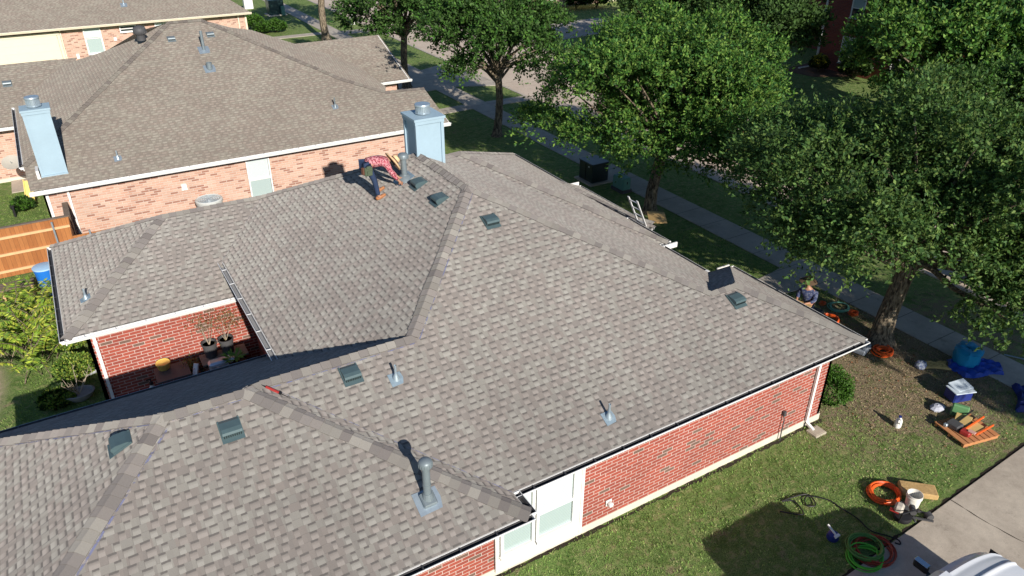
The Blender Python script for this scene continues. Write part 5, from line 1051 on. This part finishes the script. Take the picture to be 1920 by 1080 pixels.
# ================================================================ work gear on the front lawn
def coil(label, x, y, r, n, mat, seed, rad=.016, group=None, name='hose_coil', flat_=.9, z=.02, sp=.3, tail=None):
    rnd = random.Random(seed); pts = []; k = 26
    for i in range(n*k):
        t = i*2*math.pi/k; rr = r*(1-sp*((i//k*7 % n)/n))*(1+.03*math.sin(t*2.3+seed)); j = i//k
        pts.append((x+rr*math.cos(t)+.02*math.sin(j*2.1), y+rr*flat_*math.sin(t)+.02*math.cos(j*1.7), z+rad+(j % 4)*rad*1.3+.01*math.sin(t*3+j)))
    if tail: pts += [(a, b_, rad+.01) for a, b_ in tail]
    mb = MB(); mb.tube(pts, rad, 6); return one(name, mb, mat, label, 'hose', (x, y, 0), group, True)
coil('bright orange hose coil lying beside the white bucket near the driveway', 14.85, 6.98, .4, 9, M['orange'], 3, .022, sp=.25)
coil('dull green hose coil on top of the pile at the driveway edge', 12.95, 6.12, .42, 6, M['ghose'], 4, .018, z=.09, sp=.2); coil('dull red hose coil under the green one at the driveway edge', 13.1, 5.98, .5, 6, M['rhose'], 5, .018, z=.02, sp=.35); coil('vivid green hose loops in shade below the other coils', 12.75, 5.95, .42, 5, M['bright'], 6, .018, z=.02, sp=.3)
coil('tangled orange air hose heap at the foot of the big tree', 20.25, 10.95, .34, 8, M['orange'], 7, .022, sp=.7); coil('orange hose heap next to the black compressor under the front eave', 20.3, 13.1, .36, 7, M['orange'], 8, .022, sp=.5); coil('pale green hose loops on the dry grass near the pavement', 21.4, 13.5, .38, 3, plain('mint green hose', (.2, .5, .35), .5), 9, .016, sp=.3); coil('small orange hose bundle beside the pale green hose', 21.45, 12.95, .17, 5, M['orange'], 10, .018, sp=.6)
coil('tiny orange cord bundle left of the pale green hose', 21.1, 13.95, .12, 4, M['orange'], 12, .014, sp=.6)
mb = MB(); pts = [(12.2, 7.9), (12.6, 7.55), (12.75, 7.95), (12.5, 8.1), (13.2, 7.95), (13.1, 7.6), (12.9, 7.7), (13.15, 7.9), (13.5, 7.55), (13.55, 7.2), (13.6, 6.8), (13.55, 6.4), (13.75, 6.1), (13.85, 5.9), (13.78, 5.8), (13.7, 5.9)]
fine = []
for i in range(len(pts)-1):
    p0, p1, p2, p3 = pts[max(i-1, 0)], pts[i], pts[i+1], pts[min(i+2, len(pts)-1)]
    for s_ in range(7):
        t = s_/7; fine.append(tuple(.5*((2*p1[q])+(-p0[q]+p2[q])*t+(2*p0[q]-5*p1[q]+4*p2[q]-p3[q])*t*t+(-p0[q]+3*p1[q]-3*p2[q]+p3[q])*t**3) for q in (0, 1))+(.045,))
mb.tube(fine, .017, 6); one('power_cord', mb, M['black'], 'black power cord tangled over the shaded lawn toward the driveway', 'cord', (13, 7.2, 0), smooth=True)
BK = thing('bucket', 'white plastic bucket with wire handle beside the orange coil', 'bucket', (15.1, 6.42, 0)); c = (15.1, 6.42, .0)
mb = MB(); mb.lathe([(.15, .0), (.17, .3), (.185, .31), (.185, .34), (.178, .34), (.178, .4), (.168, .4), (.145, .02), (0, .02)], c, 28); mb.build('pail', plain('off white plastic', (.75, .73, .66), .45, var=.1), BK, smooth=True); mb = MB(); mb.tube([(c[0]+.19*math.cos(t), c[1]-.02-.12*math.sin(t), .3-.2*math.sin(t)) for t in [i*math.pi/10 for i in range(11)]], .006, 5); mb.build('handle', M['galv'], BK)
one('insulation_block', MB().box((15.62, 6.62, .09), (.85, .42, .16), -.75, bev=.03), plain('crumbly tan foam', (.5, .33, .14), .95, var=.35, scale=9, bump=.02), 'crumbly tan block of board lying behind the white bucket', 'foam block', (15.62, 6.62, 0))
CP = thing('air_compressor', 'pancake air compressor with pale shroud beside the driveway edge', 'air compressor', (14.45, 6.25, 0)); c = (14.45, 6.25, 0)
mb = MB(); mb.lathe([(.0, .08), (.2, .1), (.22, .16), (.2, .22), (0, .25)], c, 20); mb.build('tank', M['black'], CP, smooth=True); mb = MB(); mb.box((14.42, 6.36, .36), (.24, .2, .2), .4, bev=.05); mb.build('shroud', plain('cream grey plastic', (.5, .45, .38), .5), CP)
mb = MB(); mb.tube([(14.25, 6.2, .1), (14.2, 6.15, .45), (14.65, 6.05, .45), (14.7, 6.15, .1)], .018, 6); mb.build('handle', M['black'], CP); mb = MB(); mb.cyl((14.6, 6.1, .3), (14.75, 6.25, .32), .07, n=12); mb.build('motor', M['dkgrey'], CP); mb = MB(); mb.box((14.33, 6.4, .28), (.05, .2, .08), .4); mb.build('side_panel', M['red'], CP)
one('hand_truck', MB().bar((14.9, 6.35, .05), (15.15, 5.98, .1), .04, .04).bar((14.75, 6.15, .05), (15.0, 5.8, .1), .04, .04).bar((14.72, 6.42, .06), (15.0, 6.5, .07), .24, .02).bar((14.8, 6.3, .08), (14.65, 6.02, .08), .04, .04).cyl((15.1, 6.02, .09), (15.04, 5.9, .09), .09, n=14), M['dkgrey'], 'dark metal stapler frame and plate lying between compressor and bucket', 'tool frame', (14.9, 6.2, 0))
JG = thing('water_jug', 'white plastic gallon jug standing alone on the lawn', 'jug', (17.45, 8.45, 0)); c = (17.45, 8.45, 0); mb = MB(); mb.lathe([(.09, 0), (.1, .03), (.1, .2), (.075, .27), (.035, .31), (.035, .33)], c, 18, 1, .95); mb.build('body', M['white'], JG, smooth=True); mb = MB(); mb.lathe([(.04, .33), (.04, .37), (0, .375)], c, 12); mb.build('cap', M['navy'], JG); mb = MB(); mb.tube([(17.38, 8.38, .2), (17.33, 8.33, .2), (17.36, 8.36, .3), (17.42, 8.42, .31)], .015, 6); mb.build('handle', M['white'], JG)
SL = thing('cleaning_jug', 'small dark jug with a white spout in the big lawn shadow', 'jug', (12.62, 6.72, 0)); c = (12.62, 6.72, 0); mb = MB(); mb.lathe([(.12, 0), (.14, .05), (.12, .16), (.05, .2), (0, .21)], c, 16); mb.build('body', M['navy'], SL, smooth=True); mb = MB(); mb.bar((12.6, 6.66, .2), (12.6, 6.9, .3), .035, .035); mb.box((12.62, 6.63, .17), (.15, .06, .05)); mb.build('spout', M['white'], SL)
# pallet with offcuts and tools
PT = thing('pallet', 'orange timber pallet at the shadow edge by the driveway corner', 'pallet', (18.85, 7.35, 0)); T = Matrix.Translation((18.85, 7.35, 0)) @ Matrix.Rotation(R(-12), 4, 'Z')
M['plank'] = plain('orange plank', (.5, .22, .09), .8, var=.3, scale=6)
for i in range(7): mb = MB(); mb.box((-.54+i*.18, 0, .125), (.15, 1.0, .022)); mb.xform(T); mb.build('slat', M['plank'], PT)
for y in (-.45, 0, .45): mb = MB(); mb.box((0, y, .06), (1.2, .07, .09)); mb.xform(T); mb.build('stringer', M['plank'], PT)
def on(label, name, cat, box, mat, rz=0): 
    mb = MB(); (x, y, z), d_ = box; mb.box((0, 0, 0), d_, 0, Matrix.Rotation(rz, 4, 'Z'), bev=min(d_)*.2); mb.xform(T @ Matrix.Translation((x, y, z))); l = T @ Vector((x, y, z)); return one(name, mb, mat, label, cat, tuple(l))
M['foamy'] = plain('yellow tan board', (.6, .42, .16), .85, var=.15)
on('yellow tan slab of foam leaning at the back of the pallet', 'foam_board', 'foam board', ((.1, .25, .2), (.5, .4, .06)), M['foamy'], .6); on('second yellow tan slab, middle of the pallet', 'foam_board', 'foam board', ((.1, -.1, .18), (.62, .28, .05)), M['foamy'], .15)
on('long orange spirit level across the pallet', 'spirit_level', 'level', ((.25, .02, .24), (.95, .04, .06)), M['orange'], .25); on('black straightedge across the pallet', 'straightedge', 'straightedge', ((.2, .3, .26), (.95, .03, .04)), M['black'], .3); on('second orange level, nearer the front of the pallet', 'spirit_level', 'level', ((.3, -.28, .22), (.8, .04, .05)), M['orange'], .2)
on('red and pink box of nails on the pallet front', 'nail_box', 'box', ((-.28, -.2, .22), (.2, .26, .14)), M['red'], .3); on('pale lid lying on the red nail box', 'box_lid', 'lid', ((-.2, -.3, .3), (.12, .18, .03)), plain('pale pink card', (.6, .35, .3), .7), .3); on('small silver can on the left of the pallet', 'can', 'can', ((-.5, .25, .19), (.1, .1, .1)), M['galv'], .3); on('dark tool bag on the left half of the pallet', 'tool_bag', 'bag', ((-.3, .15, .22), (.3, .35, .16)), M['dkgrey'], .2)
# cooler, green case, bag
CO = thing('cool_box', 'blue cool box with its white lid ajar in the tree shadow', 'cooler', (20.05, 8.35, 0)); mb = MB(); mb.box((20.05, 8.35, .2), (.62, .42, .36), -.3, bev=.03); mb.build('body', M['navy'], CO); mb = MB(); mb.box((20.1, 8.38, .43), (.6, .42, .06), -.15, Matrix.Rotation(-.15, 4, 'Z') @ Matrix.Rotation(.2, 4, 'X'), bev=.02); mb.build('lid', plain('pale blue plastic', (.6, .68, .75), .4), CO)
one('cooler_tray', MB().box((20.0, 8.3, .4), (.66, .46, .03), -.35, bev=.01), bpy.data.materials['pale blue plastic'], 'pale tray between the cool box and its lid', 'tray', (20, 8.3, .4))
one('tool_case', MB().box((19.3, 7.85, .2), (.14, .42, .4), .5, bev=.03), plain('green plastic case', (.12, .28, .12), .5), 'upright green plastic tool case between cool box and pallet', 'tool case', (19.3, 7.85, 0))
mb = MB(); mb.lathe([(0, 0), (.2, .03), (.22, .08), (.12, .14), (.04, .15), (0, .17)], (19.1, 8.35, 0), 9, 1.2, .8); one('plastic_bag', mb, plain('translucent white bag', (.5, .52, .6), .4, var=.3, scale=12, bump=.02), 'crumpled white plastic bag left of the green case', 'plastic bag', (19.1, 8.35, 0))
one('tool_case', MB().box((19.75, 11.4, .12), (.62, .48, .2), .3, bev=.04).box((19.75, 11.4, .235), (.44, .3, .03), .3, bev=.01).bar((19.55, 11.2, .26), (19.8, 11.1, .26), .05, .03), plain('grey tool case', (.25, .28, .32), .45), 'grey flat tool case peeking out under the roof corner gutter', 'tool case', (19.75, 11.4, 0))
# cyan bin with blue tarp round it
TB = thing('tarp_bundle', 'cyan and blue tarpaulin bundle bulging on the lawn under the drooping branches', 'tarpaulin', (22.0, 9.25, 0))
rnd = random.Random(8); mb = MB(); prof = [(.36, 0), (.41, .12), (.43, .25), (.4, .4), (.42, .5), (.3, .56), (.15, .55), (0, .53)]; mb.lathe(prof, (22.0, 9.3, 0), 22, 1.15, .9, .3); mb.v = [(a+rnd.uniform(-.035, .035), b_+rnd.uniform(-.035, .035), c_+rnd.uniform(-.03, .03)) for a, b_, c_ in mb.v]; mb.build('bundle', M['cyan'], TB, smooth=True)
def cloth(cx, cy, w, l, amp, seed, rz=0., edge=1.):
    mb = MB(); nx, ny = 22, 14; rnd = random.Random(seed); ph = [rnd.uniform(0, 6) for _ in range(6)]; vs = []
    for j in range(ny+1):
        for i in range(nx+1):
            u, v = i/nx-.5, j/ny-.5; x, y = u*w*(1+.12*math.sin(v*7+ph[0])), v*l*(1+.15*math.sin(u*6+ph[1])); z = amp*(abs(math.sin(u*11+v*5+ph[2]))+.6*abs(math.sin(v*13-u*7+ph[3])))*.6+.02
            if abs(u) > .47 or abs(v) > .46: z = .012
            vs.append((cx+x*math.cos(rz)-y*math.sin(rz), cy+x*math.sin(rz)+y*math.cos(rz), z))
    mb.faces(vs, [(j*(nx+1)+i, j*(nx+1)+i+1, (j+1)*(nx+1)+i+1, (j+1)*(nx+1)+i) for j in range(ny) for i in range(nx)]); return mb
o_ = cloth(22.0, 8.95, 1.5, .9, .14, 3, -.5).build('tarp_skirt', M['blue'], TB, smooth=True)
one('tarpaulin', cloth(21.75, 7.1, 1.3, .9, .22, 5, .6), M['navy'], 'dark blue tarpaulin lying at the right edge of the picture', 'tarpaulin', (21.75, 7.1, 0), smooth=True)
one('burlap_sheet', cloth(21.0, 9.7, .85, .4, .07, 6, -.6), M['foamy'], 'tan crumpled sheet on the lawn below the tarpaulin bundle', 'sheet', (21, 9.7, 0), smooth=True)
mb = MB(); rnd = random.Random(9); mb.lathe([(0, 0), (.16, .03), (.18, .12), (.12, .22), (0, .25)], (20.55, 9.85, 0), 9); mb.v = [(a+rnd.uniform(-.02, .02), b_+rnd.uniform(-.02, .02), c_) for a, b_, c_ in mb.v]; one('clothes_bundle', mb, camo('blue white patterned cloth', [(.1, .12, .25), (.5, .55, .6), (.2, .25, .4)], 14), 'small blue and white patterned bundle left of the tan sheet', 'cloth bundle', (20.55, 9.85, 0))
one('black_cart', MB().box((19.75, 13.3, .3), (.6, .5, .4), .3, bev=.05).cyl((19.5, 13.0, .18), (19.5, 13.12, .18), .17, n=16).cyl((20.05, 13.1, .18), (20.05, 13.22, .18), .17, n=16).bar((19.6, 13.5, .5), (19.3, 13.8, .95), .04, .04), M['black'], 'black wheeled compressor in the shade behind the standing man', 'compressor', (19.75, 13.3, 0))
one('black_rubble_bag', MB().lathe([(0, 0), (.22, .02), (.3, .2), (.2, .38), (.08, .45), (0, .46)], (18.95, 14.8, 0), 11, 1.3, .9), M['black'], 'black bag in deep shade at the front path beyond the gutter', 'bag', (18.95, 14.8, 0))
one('garden_stake', MB().bar((23.9, 8.2, .02), (23.45, 8.9, .03), .03, .03), M['galv'], 'thin metal stake on the grass at the right edge by the pavement', 'stake', (23.6, 8.5, 0))
# fallen leaves and scraps on the worn lawn
rng = np.random.default_rng(12); n = 480; Pq = np.stack([rng.normal(19.6, 2.2, n), rng.normal(10.3, 2.2, n), np.full(n, .03)], 1); m_ = (Pq[:, 0] > 16.2) & (Pq[:, 1] > 6.6) & (Pq[:, 0] < 21.9); Pq = Pq[m_]; Dq = np.stack([rng.normal(size=len(Pq)), rng.normal(size=len(Pq)), np.zeros(len(Pq))], 1)
o = leaves_mesh('fallen_leaves', Pq, Dq, .07, [(.35, .2, .1), (.22, .12, .06), (.5, .38, .25), (.3, .1, .05)], 5, .6, 'blade', up=3.); tag(o, 'brown fallen leaves scattered over the worn lawn by the big tree', 'leaves', kind='stuff')

# ================================================================ vehicles
M['carw'] = plain('white car paint', (.78, .8, .82), .22, var=.02, coat=.8, spec=.5); M['chrome'] = plain('chrome', (.7, .72, .75), .12, metal=1., var=.03)
TK = thing('pickup_truck', 'white pickup truck parked on the driveway, only its ribbed bonnet corner in view', 'truck', (11.8, 3.55, 0))
def grid(mb, f, nu, nv):
    vs = [f(i/nu, j/nv) for j in range(nv+1) for i in range(nu+1)]; mb.faces(vs, [(j*(nu+1)+i, j*(nu+1)+i+1, (j+1)*(nu+1)+i+1, (j+1)*(nu+1)+i) for j in range(nv) for i in range(nu)])
HX0, HX1, YC, HW = 12.35, 13.95, 3.45, .98
def hood(u, v):
    x = HX0+(HX1-HX0)*u; s_ = v*2-1; hw = HW-.16*u**3; y = YC+s_*hw
    if u > .9: y = YC+s_*(hw-.1*((u-.9)/.1)**2)
    z = 1.54-.1*u-.07*u**4-.16*abs(s_)**4
    for c_ in (-.42, .42, -.8, .8): z += .035*math.exp(-((s_-c_)/.05)**2)
    return (x, y, z)
mb = MB(); grid(mb, hood, 20, 60); mb.build('bonnet', M['carw'], TK, smooth=True)
def side(sg):
    mb = MB()
    def f(u, v):
        x0 = HX0+(HX1-HX0)*u; top_ = hood(u, 1. if sg > 0 else 0.); z = top_[2]*(1-v)+.55*v; out = sg*(.05*math.sin(min(v*3, 1)*math.pi/2)); return (x0, top_[1]+out, z)
    grid(mb, f, 16, 8); return mb
for sg in (1, -1): side(sg).build('fender', M['carw'], TK, smooth=True)
mb = MB(); grid(mb, lambda u, v: (HX1+.03*math.sin(v*3), YC+(u*2-1)*(HW-.2), 1.33*(1-v)+.6*v), 8, 4); mb.build('grille', M['black'], TK); mb = MB(); mb.box((HX1+.08, YC, .65), (.16, 1.9, .24), bev=.05); mb.build('bumper', M['chrome'], TK)
for sg in (1, -1): mb = MB(); mb.box((HX1-.03, YC+sg*.7, 1.08), (.1, .3, .22), bev=.03); mb.build('headlight', M['chrome'], TK)
mb = MB(); mb.box((9.95, YC, .95), (4.9, 1.96, .88), bev=.08); mb.box((10.85, YC, 1.62), (2.6, 1.68, .66), bev=.15); mb.build('body', M['carw'], TK)
mb = MB(); grid(mb, lambda u, v: (12.45-.55*v, YC+(u*2-1)*(.86-.08*v)-0*v, 1.46+.47*v), 6, 3); mb.build('windscreen', M['glassd'], TK)
for sg in (1, -1): mb = MB(); mb.box((10.9, YC+sg*.85, 1.62), (1.7, .02, .42)); mb.build('side_window', M['glassd'], TK)
for sg in (1, -1):
    mr = MB(); mr.box((12.15, YC+sg*1.17, 1.5), (.12, .3, .2), bev=.04); k_ = mr.build('wing_mirror', M['black'], TK); mr = MB(); mr.box((12.15, YC+sg*1.17, 1.605), (.13, .29, .025), bev=.01); mr.build('mirror_trim', M['chrome'], k_); mr = MB(); mr.bar((12.15, YC+sg*.9, 1.42), (12.15, YC+sg*1.08, 1.46), .05, .05); mr.build('mirror_arm', M['black'], k_)
for x in (13.1, 8.9):
    for sg in (1, -1):
        w_ = MB(); w_.cyl((x, YC+sg*.72, .4), (x, YC+sg*.97, .4), .4, n=28); ty = w_.build('tyre', M['black'], TK); w_ = MB(); w_.cyl((x, YC+sg*.97, .4), (x, YC+sg*.985, .4), .25, n=20); w_.build('rim', M['galv'], ty)
def car(label, x, y, mat, seed=0, parts=True):
    o = thing('parked_car', label, 'car', (x, y, 0), 'cars parked along the kerb'); prof = [(-2.25, .35), (-2.25, .75), (-2.1, .95), (-1.5, 1.0), (-.95, 1.42), (.45, 1.45), (1.15, 1.02), (2.0, .9), (2.25, .68), (2.25, .35)]
    mb = MB(); n = len(prof); vs = []
    for sx in (-.88, -.7, .7, .88): vs += [(x+sx*(1. if z_ < 1.05 or abs(sx) < .8 else .86), y+py, z_-(.05 if abs(sx) > .8 else 0)) for py, z_ in prof]
    mb.faces(vs, [(i, i+1, n+i+1, n+i) for i in range(n-1)]+[(n+i, n+i+1, 2*n+i+1, 2*n+i) for i in range(n-1)]+[(2*n+i, 2*n+i+1, 3*n+i+1, 3*n+i) for i in range(n-1)]+[tuple(range(n)), tuple(3*n+i for i in range(n))]); mb.build('body', mat, o, smooth=True)
    for (a, b_) in (((-1.45, 1.02), (-.97, 1.4)), ((.5, 1.43), (1.1, 1.06))): g_ = MB(); s_ = .02 if a[0] < 0 else .02; g_.poly([(x-.66, y+a[0], a[1]+.03), (x+.66, y+a[0], a[1]+.03), (x+.62, y+b_[0], b_[1]+.03), (x-.62, y+b_[0], b_[1]+.03)]); g_.build('windscreen', M['glassd'], o)
    for sg in (-1, 1): g_ = MB(); g_.poly([(x+sg*.885, y-1.3, 1.0), (x+sg*.885, y+.9, 1.0), (x+sg*.80, y+.4, 1.36), (x+sg*.80, y-.9, 1.34)]); g_.build('side_window', M['glassd'], o)
    for wy in (-1.4, 1.4):
        for sg in (-1, 1): w_ = MB(); w_.cyl((x+sg*.7, y+wy, .33), (x+sg*.9, y+wy, .33), .33, n=20); ty = w_.build('tyre', M['black'], o); w_ = MB(); w_.cyl((x+sg*.9, y+wy, .33), (x+sg*.91, y+wy, .33), .2, n=14); w_.build('rim', M['galv'], ty)
    return o
car('dark blue car at the kerb half hidden by the nearest tree crown', 27.7, 10.3, plain('dark blue car paint', (.012, .018, .06), .25, coat=.7)); car('red car glimpsed on the street below the bright green tree', 30.2, 26.0, plain('red car paint', (.4, .02, .02), .25, coat=.7)); car('silver car glimpsed through leaves at the right edge on the street', 27.7, 4.6, plain('silver car paint', (.5, .5, .5), .25, coat=.7, metal=.4))
